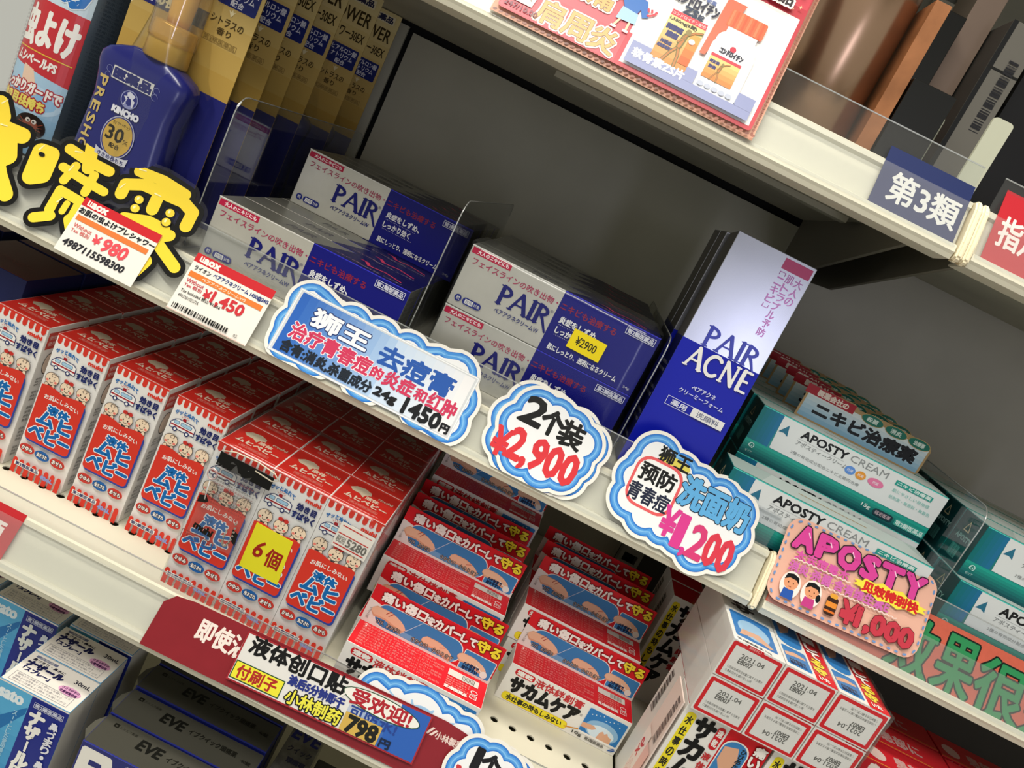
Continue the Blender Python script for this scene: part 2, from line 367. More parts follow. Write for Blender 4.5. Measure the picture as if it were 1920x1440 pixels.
for nm, xx, zt in (('upper shelf left of the bay joint', 200, 92), ('next bay upper shelf right of the joint', 238, 92)):
    b = mk('shelf_bracket', [(xx, 612, zt), (xx, 1000, zt), (xx, 1000, zt-62), (xx, 900, zt-62), (xx, 625, zt-16), (xx+3, 612, zt), (xx+3, 1000, zt), (xx+3, 1000, zt-62), (xx+3, 900, zt-62), (xx+3, 625, zt-16)],
       [(0, 1, 2, 3, 4), (9, 8, 7, 6, 5), (0, 5, 6, 1), (1, 6, 7, 2), (2, 7, 8, 3), (3, 8, 9, 4), (4, 9, 5, 0)], M('#6E6A5F', .5))
    tag(b, 'grey steel bracket under the '+nm, 'bracket')
# underside reinforcement fold of the upper shelf, part of it
box('stiffener', (-100, 780, 83), (190, 800, 88.3), STEEL_IN, s_u)
# ------------------------------------------------------------------ baby lotion cartons (lower shelf)
RED, WHT, BLU, NAV = '#D8392B', '#EDEAE6', '#1F6FB8', '#1F2A66'
mr = M(RED, .35); mw = M(WHT, .4); mr_shade = M('#B3241D', .4)  # carton tops: same red as the front, darkened to paint in the shelf's shade
def baby(A, cx, cy, r, bow=False):
    A.ell(cx, cy, r*1.05, r*.95, '#3A2B28'); A.ell(cx, cy, r*.98, r*.88, '#F4DCC0')
    A.ell(cx-r*.62, cy-r*.35, r*.2, r*.17, '#EE7F73'); A.ell(cx+r*.62, cy-r*.35, r*.2, r*.17, '#EE7F73')
    A.ell(cx-r*.34, cy-r*.12, r*.09, r*.13, '#3A2B28'); A.ell(cx+r*.34, cy-r*.12, r*.09, r*.13, '#3A2B28')
    A.arc(cx, cy-r*.35, r*.26, r*.2, 200, 340, r*.07, '#3A2B28', 6)
    A.arc(cx+r*.1, cy+r*.55, r*.3, r*.24, -60, 250, r*.06, '#3A2B28', 9)
    A.line([(cx+r*.3, cy+r*.75), (cx+r*1.0, cy+r*.8)], r*.05, '#3A2B28')
    for sx in (-.55, .5): A.ell(cx+sx*r, cy-r*1.02, r*.3, r*.34, '#3A2B28'); A.ell(cx+sx*r, cy-r*1.02, r*.24, r*.28, '#F4DCC0')
    if bow:
        for sx in (-.38, .38): A.ell(cx+sx*r, cy+r*1.0, r*.36, r*.28, '#C8342E')
        A.ell(cx, cy+r, r*.14, r*.14, '#8E1D22')
def lotion_front(A, H=126, W=46):
    T = H
    A.rect(0, T-1.6, W, T, RED)
    for i in range(8):
        x = 1.2+i*5.65; A.rect(x, T-5, x+3.9, T-1, RED); A.ell(x+1.95, T-5, 1.95, 2.6, RED)
    A.text('サッとぬれて', 3, T-15.5, 23, T-12, BLU, b=.16, arch=2.2)
    # ambulance
    A.poly([(2.4, T-27), (2.2, T-22.5), (5, T-19), (8, T-17.6), (21, T-18), (23.6, T-20), (24, T-27)], NAV)
    A.poly([(3, T-26.4), (2.9, T-22.6), (5.4, T-19.6), (8.2, T-18.2), (20.8, T-18.6), (23, T-20.3), (23.4, T-26.4)], '#F4F4F2')
    A.rect(3, T-24.7, 23.3, T-23.5, '#A8202A'); A.rr(5, T-22.6, 9.6, T-19.6, .8, NAV); A.rr(5.3, T-22.3, 9.3, T-19.9, .7, '#A8CFE8')
    A.rr(10.8, T-22.6, 20.6, T-19.6, 1, NAV); A.rr(11.1, T-22.3, 20.3, T-19.9, .9, '#A8CFE8')
    for x in (7.6, 18): A.ell(x, T-27, 2, 2, NAV); A.ell(x, T-27, 1.1, 1.1, '#F4F4F2')
    A.rr(11.2, T-18, 14.2, T-15.6, .6, '#A8202A')
    for a in (30, 60, 90, 120, 150): A.line([(12.7+2.6*math.cos(math.radians(a)), T-16.6+2.4*math.sin(math.radians(a))), (12.7+3.8*math.cos(math.radians(a)), T-16.6+3.6*math.sin(math.radians(a)))], .35, '#C8342E')
    for k in range(3): A.line([(24.5, T-24+k*-1.7), (29+k*4, T-24+k*-1.7)], .25, '#7FB6DE')
    A.text('muhi', 31.4, T-12, 43.5, T-9, RED, b=.35)
    A.text('効き目', 27, T-20.4, 42.6, T-15, NAV, b=.35); A.text('すばやく', 25.5, T-27.6, 43.6, T-22, NAV, b=.35)
    baby(A, 8.2, T-37, 5.8); baby(A, 22.4, T-39, 5.8, True); baby(A, 36.6, T-37, 5.8)
    A.rr(3.4, T-94.5, 43.2, T-46, 4, '#30479B')
    A.poly(rrect(2.4, T-93, 41.6, T-49, 3.6)+[], RED)
    A.poly([(2.4, T-52), (2.4, T-43.8), (8, T-42.6), (15, T-43.4), (22, T-45.4), (29, T-44), (37, T-42.8), (41.6, T-44.5), (41.6, T-52)], RED)
    A.text('お肌にしみない', 7.6, T-54.6, 38, T-50.6, '#F3EDE8', b=.12, arch=1.4)
    for t, a, b, c, d, bb in (('液体', 13.6, T-65, 32.4, T-57.4, .55), ('ムヒ', 8.2, T-76, 37.4, T-64.6, .8), ('ベビ', 4.8, T-89.4, 29.6, T-77.6, .8)):
        A.text(t, a, b, c, d, '#0F69B4', b=bb, ol='#F1F3F6', ow=.7)
    A.line([(31, T-83.6), (39.6, T-83.6)], 4.3, '#F1F3F6'); A.line([(31, T-83.6), (39.6, T-83.6)], 2.9, '#0F69B4')
    for x, c, t in ((8.8, '#C9382F', 'かゆみ'), (22.4, '#1D5FA8', '虫さされ'), (36.4, '#C9382F', 'あせも')):
        A.ell(x, T-101.4, 6.6, 4.1, c); A.text(t, x-4.7, T-103.2, x+4.7, T-99.6, '#4A1414' if c != '#1D5FA8' else '#102848', b=.5); A.text(t, x-4.7, T-103.2, x+4.7, T-99.6, '#F6F1EC', b=.12)
    for i in range(8):
        x = .9+i*5.7; A.rect(x, .2, x+3.9, 11.6, RED); A.ell(x+1.95, 11.6, 1.95, 2.4, RED)
    A.rect(3, T-118.4, 25, T-114.6, '#F1EEE9'); A.text('第3類医薬品', 3.8, T-118, 24.3, T-115, NAV, b=.1)
    A.text('40mL', 27, T-120, 38, T-116.6, '#8C9BD6', b=.3)
def lotion_top(A, W=46, D=50):  # lettering dimmed: shade under the middle shelf put into its colours
    A.poly([(6, 33), (10, 39), (17, 41), (23, 38), (24, 33), (20, 30), (19, 25), (15, 29), (9, 29)], '#B3A48E')
    A.text('液体', 21, 24.5, 32, 30.5, '#C4AD98', b=.25); A.text('ムヒベビー', 6, 15, 41, 22.5, '#C9B5A2', b=.4)
    A.text('muhi', 30, 33, 42, 37, '#B7A28E', b=.2); A.frame(12, 8, 36, 12, .3, '#D9867A'); A.text('第3類医薬品', 13, 8.8, 35, 11.2, '#D9867A')
    A.rect(.5, .5, 45.5, 1.3, '#E0675A')
def lotion_side(A, D=50, H=126):
    A.rect(3, 106, 47, 121, '#C94A40'); A.small(5, 108, 45, 119, 2, '#F0D8D0')
    A.ell(14, 92, 7, 10, '#3A2B28'); A.ell(14, 92, 6.3, 9.2, '#EBD5C2')
    for k, (a, b) in enumerate(((72, 80), (58, 68), (38, 54), (20, 34), (6, 16))): A.small(5, a, 44, b, 3 if b-a < 12 else 4, '#38332F')
def lotion(loc, label):
    W, D, H = 46, 50, 126
    o = box('lotion_carton', (0, 0, 0), (W, D, H), (mw, mr_shade, mw, mw, mw, mw), loc=loc, bev=.45)
    A = Art(rough=.4); lotion_front(A); A.build('front_print', o)
    A = Art(rough=.45); lotion_top(A); A.build('top_print', o, (0, 0, H), (1, 0, 0), (0, 1, 0), (0, 0, 1))
    A = Art(rough=.45); lotion_side(A); A.build('side_print', o, (W, 0, 0), (0, 1, 0), (0, 0, 1), (1, 0, 0))
    return tag(o, label, 'carton', 'red and white baby lotion cartons')
GL = 'red and white baby lotion cartons'
L0 = None
for ci, (x, y) in enumerate([(-398, 604), (-344, 604), (-291, 604), (-237.5, 604), (-181.6, 565.5), (-135.4, 565.5), (-89.2, 565.5)]):
    for r in range(5 if ci < 4 else 6):
        cn = ['column cut by the frame edge', 'second column from the frame edge', 'third column from the frame edge', 'column just behind the hanging toy pouch',
              'wrapped column behind the toy pouch', 'column under the yellow note', 'column beside the finger plaster boxes'][ci]
        lab = 'red-topped baby lotion carton, %s row, %s' % (ORD[r], cn)
        jit = 0 if r == 0 else rnd.uniform(-.8, .8)
        p = (x+jit, y+r*51.2+(rnd.uniform(0, 1.2) if r else 0), ZL+.1)
        if L0 is None: L0 = lotion(p, lab)
        else: dup(L0, p, label=lab)
# shrink film round the six cartons at the front right
for k, (y, lb) in enumerate(((565.5, 'clear shrink film round the front pack of six lotion cartons'), (668.2, 'clear shrink film round the rear pack of lotion cartons in shade'))):
    v, f = boxv(-182.6, y-1.2, ZL+.6, -42.4, y+101.3+1, ZL+127.4)
    fm = mk('shrink_wrap', v, f[:4]+[f[4]], FILM); tag(fm, lb, 'plastic wrap')
    bm = bmesh.new(); bm.from_mesh(fm.data); bmesh.ops.subdivide_edges(bm, edges=bm.edges[:], cuts=9, use_grid_fill=True)
    for vv in bm.verts: vv.co += Vector([rnd.uniform(-.25, .25)*S for _ in range(3)])
    bm.to_mesh(fm.data); bm.free(); fm.data.polygons.foreach_set('use_smooth', [True]*len(fm.data.polygons))
# yellow note, price sticker
A0 = plate('paper_note', [(-140.8, 0), (-108, 0), (-110.6, 38), (-141.5, 39)], .25, M('#E9E02A', .5), loc=(11, 562.8, -357), rot=(0, 0, 0))
tag(A0, 'yellow paper note with the handwritten 6個 on the wrapped cartons', 'note')
A = Art(rough=.5); A.text('6', -136, 13, -129, 27, '#A02018', b=.4, sh=.15); A.text('個', -125, 10, -113, 25, '#A02018', b=.35); A.build('handwriting', A0)
A0 = plate('price_sticker', rrect(-73, -17, -45, 4, 1), .2, M('#E9E4DC', .5), loc=(0, 562.6, -291), rot=(0, math.radians(1.5), 0))
tag(A0, 'white price sticker 税別5280 with red lines on a lotion carton', 'price label')
A = Art(rough=.5); A.rect(-71, 1, -54, 1.9, '#C8342E'); A.line([(-53, 1.4), (-47, 1.4)], .5, '#C8342E'); A.rect(-72, -5.5, -47, -4.7, '#C8342E'); A.rect(-72, -15, -47, -14.1, '#C8342E')
A.text('税別', -71.5, -12.4, -64.5, -6.8, '#8F8C86', b=.1); A.text('5280', -63, -13, -46.8, -6.4, '#6F6D68', b=.25); A.build('printing', A0)
# toy pouch hanging on the wrapped pack
PC = clear('pouch_film', (.93, .93, .93), base=.05, rough=.12, milk=.06)
pt = empty('toy_pouch', (-176, 560.5, -352)); tag(pt, 'clear plastic pouch with black header hanging in front of lotion cartons', 'pouch')
def wob(n, m, x0, z0, x1, z1, amp, taper=0):
    V = [(x0+(x1-x0)*i/n+taper*(1-j/m)*(0.5-i/n), rnd.uniform(-amp, amp), z0+(z1-z0)*j/m) for j in range(m+1) for i in range(n+1)]
    return V, [(j*(n+1)+i, j*(n+1)+i+1, (j+1)*(n+1)+i+1, (j+1)*(n+1)+i) for j in range(m) for i in range(n)]
V, Fc = wob(12, 16, 0, 0, 40, 74, 1.0, 0); V2 = [(x, y-3.5*math.sin(math.pi*min(1, max(0, x/40)))*math.sin(math.pi*min(1, z/74)), z) for x, y, z in V]
mk('pouch_film', V2, Fc, PC, parent=pt, rot=(0, math.radians(-1), 0), smooth=True)
prof('header_card', [(-.5, 63), (-1.2, 63), (-1.2, 74), (-.5, 74)], 1, 45, M('#151515', .35), pt)
tube('pouch_rim', [(2, -1, 75), (12, -2, 79), (30, -2, 80), (44, -2, 78), (49, -2, 74), (44, -1.5, 71), (30, -1.5, 72.5)], .55, M('#D8CDB8', .3), pt)
tube('ring', [(3+3.6*math.cos(a*math.pi/6), -6, 57+4.4*math.sin(a*math.pi/6)) for a in range(12)], .5, M('#D8B8B8', .2, .3), pt, closed=True)
tube('strap', [(3, -5.5, 53), (4, -6, 44), (5, -6, 36)], .5, M('#DADADA', .3), pt)
A = Art(rough=.4)
for k in range(10): A.text('対象年齢15歳以上本品はおもちゃ', 5+k*.2, 58-k*2.6, 38, 59.9-k*2.6, '#2A2422' if k % 3 else '#8A4038', res=1)
A.poly([(0, 37), (5, 39), (8, 35), (6, 33), (0, 31)], '#1C1B1A'); A.poly([(33, 24), (38, 22), (39, 12), (34, 15)], '#1C1B1A')
A.text('muhi', 5, 10, 20, 15.5, '#17130F', b=.5, rot=-6)
A.frame(-2, -1, 24, 6, .5, '#8A4038'); A.text('注意警告口にいれないで', 0, .5, 22, 4.6, '#6E3A34', res=1); A.build('pouch_print', pt, off=4.6)
bead = None
bmx = bmesh.new()
for k in range(16):
    a = k/15*math.pi*1.15-.4
    bmesh.ops.create_icosphere(bmx, subdivisions=1, radius=1.05*S, matrix=Matrix.Translation(((29+5*math.cos(a)+k*.35)*S, -5.6*S, (24-14*math.sin(a)*.9-k*.3)*S)))
me = bpy.data.meshes.new('ball_chain'); bmx.to_mesh(me); bmx.free(); me.materials.append(M('#B9B4AA', .15, .9))
bc = bpy.data.objects.new('ball_chain', me); COL.objects.link(bc); bc.parent = pt; bc['kind'] = 'stuff'
# ------------------------------------------------------------------ liquid plaster cartons with display flap
SK, SR = '#D9202A', '#C9202A'
def finger(A, x, y, s=1, flip=False):
    P = [(-2, -5), (8, -4), (16, -6.5), (25, -8.4), (27.5, -6), (25, -1.8), (21, 1.6), (17, 3.4), (12, 4.8), (8, 5.2), (-2, 5), (-5, 2.5), (-5.8, -1)]
    A.poly([(x+(a if not flip else 24-a)*s, y+b*s) for a, b in P], '#D9A483'); A.poly([(x+(a if not flip else 24-a)*s, y+(b*.75+.6)*s) for a, b in P], '#E8BC9C')
def flap_print(A, W=113, D=34):
    A.rect(0, 0, W, D, SK); A.poly([(0, 0), (W, 0), (W, 5), (W*.8, 1), (W*.6, 3), (20, 17), (0, 21)], '#E9E4DE')
    A.rect(0, 0, W, 1.5, '#E9E4DE')
    A.rr(8.2, 1.6, 84, 22.4, 9.5, '#EDEAE4'); L = A.L
    A.rr(8.9, 2.2, 83.3, 21.8, 9.2, '#3E82BE'); A.rr(30, 2.4, 80, 7, 2, '#6FA6D2')
    finger(A, 10, 12.4, .95); A.line([(17, 14), (20, 17.6)], .6, '#A8352E'); A.line([(19.5, 13), (22.5, 17)], .6, '#A8352E')
    finger(A, 55, 9.0, .85); A.line([(66, 9), (70, 11)], .5, '#C0453A')
    A.line([(32, 2.4), (46, 21.6)], .5, '#BCD4E6')
    A.text('ひび、あかぎれ', 12, 3.6, 33, 7.4, '#1C1C1C', b=.35); A.text('さかむけ、小きりきず', 43, 3.4, 79, 7.2, '#1C1C1C', b=.35)
    A.text('ひび、あかぎれ', 12, 3.6, 33, 7.4, '#CFC8BC'); A.text('さかむけ、小きりきず', 43, 3.4, 79, 7.2, '#CFC8BC')
    A.rr(84.6, 1.6, 112, 19.4, 1.5, '#EDEAE4'); A.rr(85.2, 2.2, 111.4, 18.8, 1.2, '#3E82BE'); finger(A, 85.5, 11, .8); A.line([(98, 10), (105, 6)], .8, '#E8E4DC'); A.ell(106, 5.5, 3, 3, '#E8E4DC')
    A.text('ハケ付きで', 88, 6.2, 101, 9, '#152E52', b=.3); A.text('塗りやすい', 88, 3, 101, 5.8, '#152E52', b=.3)
    for t, a, b, y0, y1, c, o in (('痛い傷口', 8.5, 46.5, 23.6, 31.6, '#F6F1EB', '#7E1218'), ('を', 47.5, 53.5, 23.6, 29.4, '#F6F1EB', '#7E1218'), ('カバー', 54.2, 76.6, 23.4, 31.2, '#F6F1EB', '#7E1218'),
                             ('して', 77.4, 90.4, 23.4, 30, '#F6F1EB', '#7E1218'), ('守る', 91.2, 110.6, 22.6, 32, '#F5E03A', '#5E1010')):
        A.text(t, a, y0, b, y1, c, b=.5, ol=o, ow=.5)
    A.vtext('イメージ図', 3, 14, 2, 1.8, '#6E6A66')
def plaster_top(A, W=113, D=35):
    A.small(5, 3, 76, D-3, 8, '#E6918C'); A.ell(7, D-4, .8, .8, '#F4E4E0'); A.ell(7, D-6.5, .8, .8, '#F4E4E0')
    A.rect(80, D-14, 106, D-6, '#D8D4CC'); [A.rect(92+i*1.1, D-13, 92.5+i*1.1, D-7, '#5E5A54') for i in range(10)]
    A.small(80, 8, 100, 19, 4, '#EFA8A2'); A.text('第3類医薬品', 80, 3.6, 99, 7.4, '#F4E4E0', b=.2)
    A.frame(101, 5, 107, 10, .6, '#F4E4E0'); A.text('プラ', 102, 6, 106, 9, '#F4E4E0'); A.ell(104, 13, 3, 2.5, '#F4E4E0'); A.ell(104, 13, 2.4, 1.9, SK)
def plaster_front(A, W=113, H=36, lot=True):
    A.rr(6, 27, 24, 33.2, 2.6, SR); A.text('速乾', 8, 28, 22, 32.2, '#F2EDE6', b=.3)
    A.text('液体絆創膏', 25.5, 25.6, 70, 33, '#C23438', b=.25)
    A.text('サカムケア', 7, 11.6, 69.5, 25, '#161616', b=1.15); A.text('®', 71, 20, 73.5, 22.5, '#8A8680')
    A.rr(5, 1.6, 66, 9.4, 3, '#D9A02A'); A.rr(5.2, 2, 65.6, 9.2, 2.8, '#F2DF2E'); A.text('水仕事の時もしみない', 9, 3, 61, 8, '#2A2A22', b=.25); A.line([(64, 5), (80, 10)], 1, '#D9923A')
    A.rr(75.5, 8, 111.5, 32.5, 1.6, '#D6DCE2'); A.rr(76, 8.5, 111, 32, 1.4, '#2E78BC')
    A.ell(94, 16, 15, 9, '#8DB8DC'); A.ell(94, 14, 12, 6.5, '#D6E6F0'); A.rect(76, 6.4, 111, 8.5, '#EDEAE6')
    A.poly([(76, 17), (86, 18), (89, 16), (86, 13.6), (76, 12)], '#DDA98A'); A.poly([(92, 8.5), (93, 15), (95, 17), (97, 15), (99, 17), (101, 14.6), (104, 14), (105, 8.5)], '#DDA98A')
    for i in range(9): A.ell(80+i*3.2, 27+((i*5) % 4), .5, .5, '#D6E6F0')
    A.text('10g', 72, 2.6, 80.6, 6, '#3A3A38', b=.12); A.text('第3類医薬品', 84, 2.8, 101.5, 5.6, '#6E6A66', b=.1)
    A.poly([(105.5, 3), (107, 3), (111, 7), (109.5, 7)], '#2458A8'); A.poly([(107.6, 3), (109.1, 3), (112, 6), (110.5, 6)], '#2458A8')
mred = M(SK, .38)
def plaster(loc, label):
    W, D, H = 113, 34.4, 35.6
    o = box('plaster_carton', (0, 0, 0), (W, D, H), (M('#E9E6E0', .4), mred, M('#E9E6E0', .4), M('#E9E6E0', .4), M('#E9E6E0', .4), M('#E9E6E0', .4)), loc=loc, bev=.4)
    A = Art(); plaster_front(A); A.build('front_print', o)
    A = Art(); plaster_top(A); A.build('top_print', o, (0, 0, H), (1, 0, 0), (0, 1, 0), (0, 0, 1))
    fl = plate('display_flap', [(0, 0), (W, 0), (W, 31)]+[(W-3+3*math.cos(t*math.pi/8), 31+3*math.sin(t*math.pi/8)) for t in range(1, 5)]+[(3+3*math.cos(math.pi/2+t*math.pi/8), 31+3*math.sin(math.pi/2+t*math.pi/8)) for t in range(0, 5)],
               .4, mred, loc=(0, D-.9, H+.1), rot=(math.radians(-.6), 0, 0), parent=o)
    A = Art(); flap_print(A, W, 34)
    # trim shapes at the rounded corners
    A.build('flap_print', fl)
    return tag(o, label, 'carton', 'liquid plaster cartons with red display flaps')
P0 = None
def put_plaster(x, y, z, lab, flat=False):
    global P0
    if P0 is None: P0 = plaster((x, y, z), lab); return P0
    d = dup(P0, (x, y, z), label=lab)
    if flat:
        for ch in list(d.children):
            if ch.name.startswith('display_flap'):
                for g in list(ch.children): bpy.data.objects.remove(g)
                bpy.data.objects.remove(ch)
    return d
for r, y in enumerate((552, 588, 624, 660, 696, 732)): put_plaster(-31+rnd.uniform(-1, 1)-r*1.2, y, ZL+.1, 'liquid plaster carton beside the lotion cartons, bottom layer, %s row' % ORD[r], flat=y > 600 and not (y == 632))
for r, y in enumerate((629, 665, 701, 737)): put_plaster(-39-r*.8, y, ZL+36.2, 'liquid plaster carton beside the lotion cartons, second layer, %s row' % ORD[r], flat=y > 720)
for r, y in enumerate((743, 779)): put_plaster(-37+r*1.5, y+6, ZL+72.3, 'liquid plaster carton high in shade on the third layer, %s row' % ORD[r])
for r, y in enumerate((632, 668, 704, 740, 776)): put_plaster(98-(10 if r else 0)+(r % 2)*1.5, y, ZL+.1, 'liquid plaster carton beside the bay joint, bottom layer, %s row' % ORD[r], flat=y > 600 and not (y == 632))
for r, y in enumerate((667, 703, 739)): put_plaster(88-r*.6, y, ZL+36.2, 'liquid plaster carton beside the bay joint, second layer, %s row' % ORD[r])
# upright cartons of the same kind, front and flap opened flat
def upright(loc, label):
    W, D, H = 70, 35, 113
    wm = M('#E9E6E0', .4)
    o = box('upright_carton', (0, 0, 0), (W*.52, D, H), (wm, mred, wm, mred, wm, wm), loc=loc, bev=.4)
    box('flap_half', (W*.52, -.0, 0), (W, .8, H), mred, o)
    A = Art(); A.rr(3, 3, 10.5, 108, 3, '#F2DF2E'); A.vtext('水仕事の時もしみない', 4.4, 105, 5, 7.6, '#2A2A22', gap=.3, b=.25)
    for i, ch in enumerate('サカムケア'): A.text(ch, 12.5, 96-i*18.5-4, 27, 108-i*18.5, '#161616', b=1.2)
    A.rr(28.5, 88, 34.5, 108, 2.8, SR); A.text('速', 29.4, 99.6, 33.6, 105.6, '#F2EDE6', b=.2); A.text('乾', 29.4, 91, 33.6, 97, '#F2EDE6', b=.2)
    for i, ch in enumerate('液体絆創膏'): A.text(ch, 28.6, 78-i*9, 34.6, 84.5-i*9, '#C23438', b=.25)
    A.rr(37, 10, 58, 104, 9, '#EDEAE4'); A.rr(37.8, 11, 57.2, 103, 9, '#3E82BE')
    A.poly([(39, 96), (49, 99), (53, 88), (52, 74), (48, 70), (43, 78), (39, 84)], '#DDA98A'); A.poly([(42, 50), (50, 56), (54, 44), (50, 24), (45, 30), (42, 40)], '#DDA98A')
    A.vtext('ひびあかぎれ', 51.4, 100, 4, 4, '#22303C', b=.2)
    for i, ch in enumerate('痛い傷口をカバーして'): A.text(ch, 59.5, 100-i*10, 68, 108-i*10, '#F6F1EB', b=.5, ol='#7E1218', ow=.4)
    A.build('front_print', o)
    A = Art()
    for i in range(26): A.rect(80-i*1.5, 6, 80-i*1.5+(.5+.4*(i % 3)), 16, '#45413C')
    A.build('side_print', o, (0, D, 20), (0, 0, 1), (0, -1, 0), (-1, 0, 0))
    return tag(o, label, 'carton', 'liquid plaster cartons standing on end')
UP = upright((214, 560, ZL+.1), 'plaster carton standing on end under the end-on stack, left one')
dup(UP, (286, 560, ZL+.1), label='plaster carton standing on end under the end-on stack, right one')
dup(UP, (214, 597, ZL+.1), label='second-row upright plaster carton behind the left one'); dup(UP, (286, 597, ZL+.1), label='second-row upright plaster carton behind the right one')
for r, y in enumerate((740, 777)):
    dup(UP, (217, y, ZL+.1), label='upright plaster carton deep in shade against the bay joint, %s row' % ORD[r]); dup(UP, (289, y, ZL+.1), label='upright plaster carton deep in shade right of the joint, %s row' % ORD[r])
# six-pack seen end on, red-framed white ends
def endon(loc, label, flip=False, ext=False):
    W, D, H = 40.6, 113, 31.6; wm = M('#E9E6E0', .4)
    o = box('plaster_carton', (0, 0, 0), (W, D, H), wm, loc=loc, bev=.4)
    A = Art(); A.rr(1.2, 1.2, W-1.2, H-1.2, 1.6, SK); A.rr(4, 3.6, W-4, H-4, .6, '#E6E4DF')
    def tx(t, x0, y0, x1, y1, **k):
        if flip: x0, y0, x1, y1 = W-x1, H-y1, W-x0, H-y0; k['rot'] = 180
        A.text(t, x0, y0, x1, y1, '#6A6A66', **k)
    tx('2021.04', 11, 20, 29, 23.6, b=.1); tx('E8007', 11, 15.6, 21.5, 19.4, b=.15); tx('〇効能効果用法用量に関する注意を', 6, 9.4, 34, 11.6, res=1); tx('〇直射日光を避け涼しい所', 6, 6.2, 27, 8.4, res=1)
    if ext: A.rr(11, H-3, 24, H+.2, 1.2, SK); A.text('開封口', 13, H-2.4, 22, H-.2, '#F3C8C4')
    A.build('end_print', o)
    A = Art()
    if ext:
        A.rect(0, 0, W, D, '#E9E6E0'); A.text('第3類医薬品 10g', 3, 1.5, 30, 5, '#3A3A38', b=.12); A.rr(3, 8, W-4, 48, 1.5, '#2E78BC'); A.ell(20, 26, 13, 14, '#9FC4E2'); A.poly([(6, 12), (18, 16), (30, 10), (34, 12), (24, 24), (10, 22)], '#DDA98A')
        for i, ch in enumerate('サカムケア'): A.text(ch, 8+(i % 2)*2, 54+i*11, 26, 63+i*11, '#1A1A1A', b=1)
    else:
        A.rect(0, 0, W, D, SK); A.rect(0, 0, 24, D, '#E9E6E0'); A.rr(2, 5, 22, 32, 2, '#2F7CBE'); A.poly([(3, 22), (12, 26), (20, 24), (20, 21), (12, 20), (3, 17)], '#E0AC8C')
        A.text('ハケ付きで', 5, 11, 18, 15, '#152E52', b=.35); A.text('塗りやすい', 5, 7, 18, 10.6, '#152E52', b=.35); A.rr(2, 34, 22, 110, 9, '#2F7CBE'); A.poly([(6, 50), (14, 58), (18, 72), (12, 80), (6, 70)], '#DDA98A')
        for i, ch in enumerate('守るてしーバカ'): A.text(ch, 26, 12+i*11, 36, 21+i*11, '#F5E03A' if i < 2 else '#F2EDE6', b=.6, ol='#7E1218', ow=.4)
        A.text('いた', 27, 3, 35, 8, '#F2EDE6', b=.3)
    A.build('top_print', o, (0, 0, H), (1, 0, 0), (0, 1, 0), (0, 0, 1))
    return tag(o, label, 'carton', 'plaster cartons stacked end on')
Z2 = ZL+113.5
e1 = endon((214, 553, Z2+32.6), 'end-on plaster carton with red tab, upper layer, nearest the bay joint', ext=True)
e2 = endon((255.4, 553, Z2+32.6), 'end-on plaster carton dated 2021.04, middle of the upper layer')
e3 = endon((296.8, 553, Z2+32.6), 'end-on plaster carton with upside-down date, outer end of the upper layer', flip=True)
dup(e2, (214, 553, Z2+.4), label='end-on plaster carton dated 2021.04, lower layer nearest the bay joint')
dup(e3, (255.4, 553, Z2+.4), label='end-on plaster carton with upside-down date, middle of the lower layer')
dup(e3, (296.8, 553, Z2+.4), label='end-on plaster carton with upside-down date, outer end of the lower layer')
v, f = boxv(212.6, 551.6, Z2+.2, 338.6, 668, Z2+65.4)
fm = mk('shrink_wrap', v, f[:4], FILM); tag(fm, 'crinkled clear shrink film round the end-on plaster cartons', 'plastic wrap')
bm = bmesh.new(); bm.from_mesh(fm.data); bmesh.ops.subdivide_edges(bm, edges=bm.edges[:], cuts=10, use_grid_fill=True)
for vv in bm.verts: vv.co += Vector([rnd.uniform(-.45, .45)*S for _ in range(3)])
bm.to_mesh(fm.data); bm.free(); fm.data.polygons.foreach_set('use_smooth', [True]*len(fm.data.polygons))
# wrapped sleeve with x6 beside it
sl = box('multipack_sleeve', (0, 0, 0), (1.2, 36, 112), M('#E3CFC6', .4), loc=(210.5, 560, ZL+.1), bev=.3)
tag(sl, 'pale pink multipack panel marked x6 on the side of upright plaster cartons', 'packaging')
A = Art(rough=.4)
for i in range(30): A.rect(108-i*1.4, 22, 108-i*1.4+(.4+.35*((i*5) % 3)), 31, '#4A423C')
A.rect(2, 3, 66, 20, '#EBDCD4'); A.text('x6', 40, 6, 56, 16, '#C9332E', b=.4); A.rect(10, 20, 60, 34, '#E8B4AA'); A.small(6, 4, 36, 16, 5, '#D98A80'); A.build('printing', sl, (0, 36, 0), (0, 0, 1), (0, -1, 0), (-1, 0, 0))
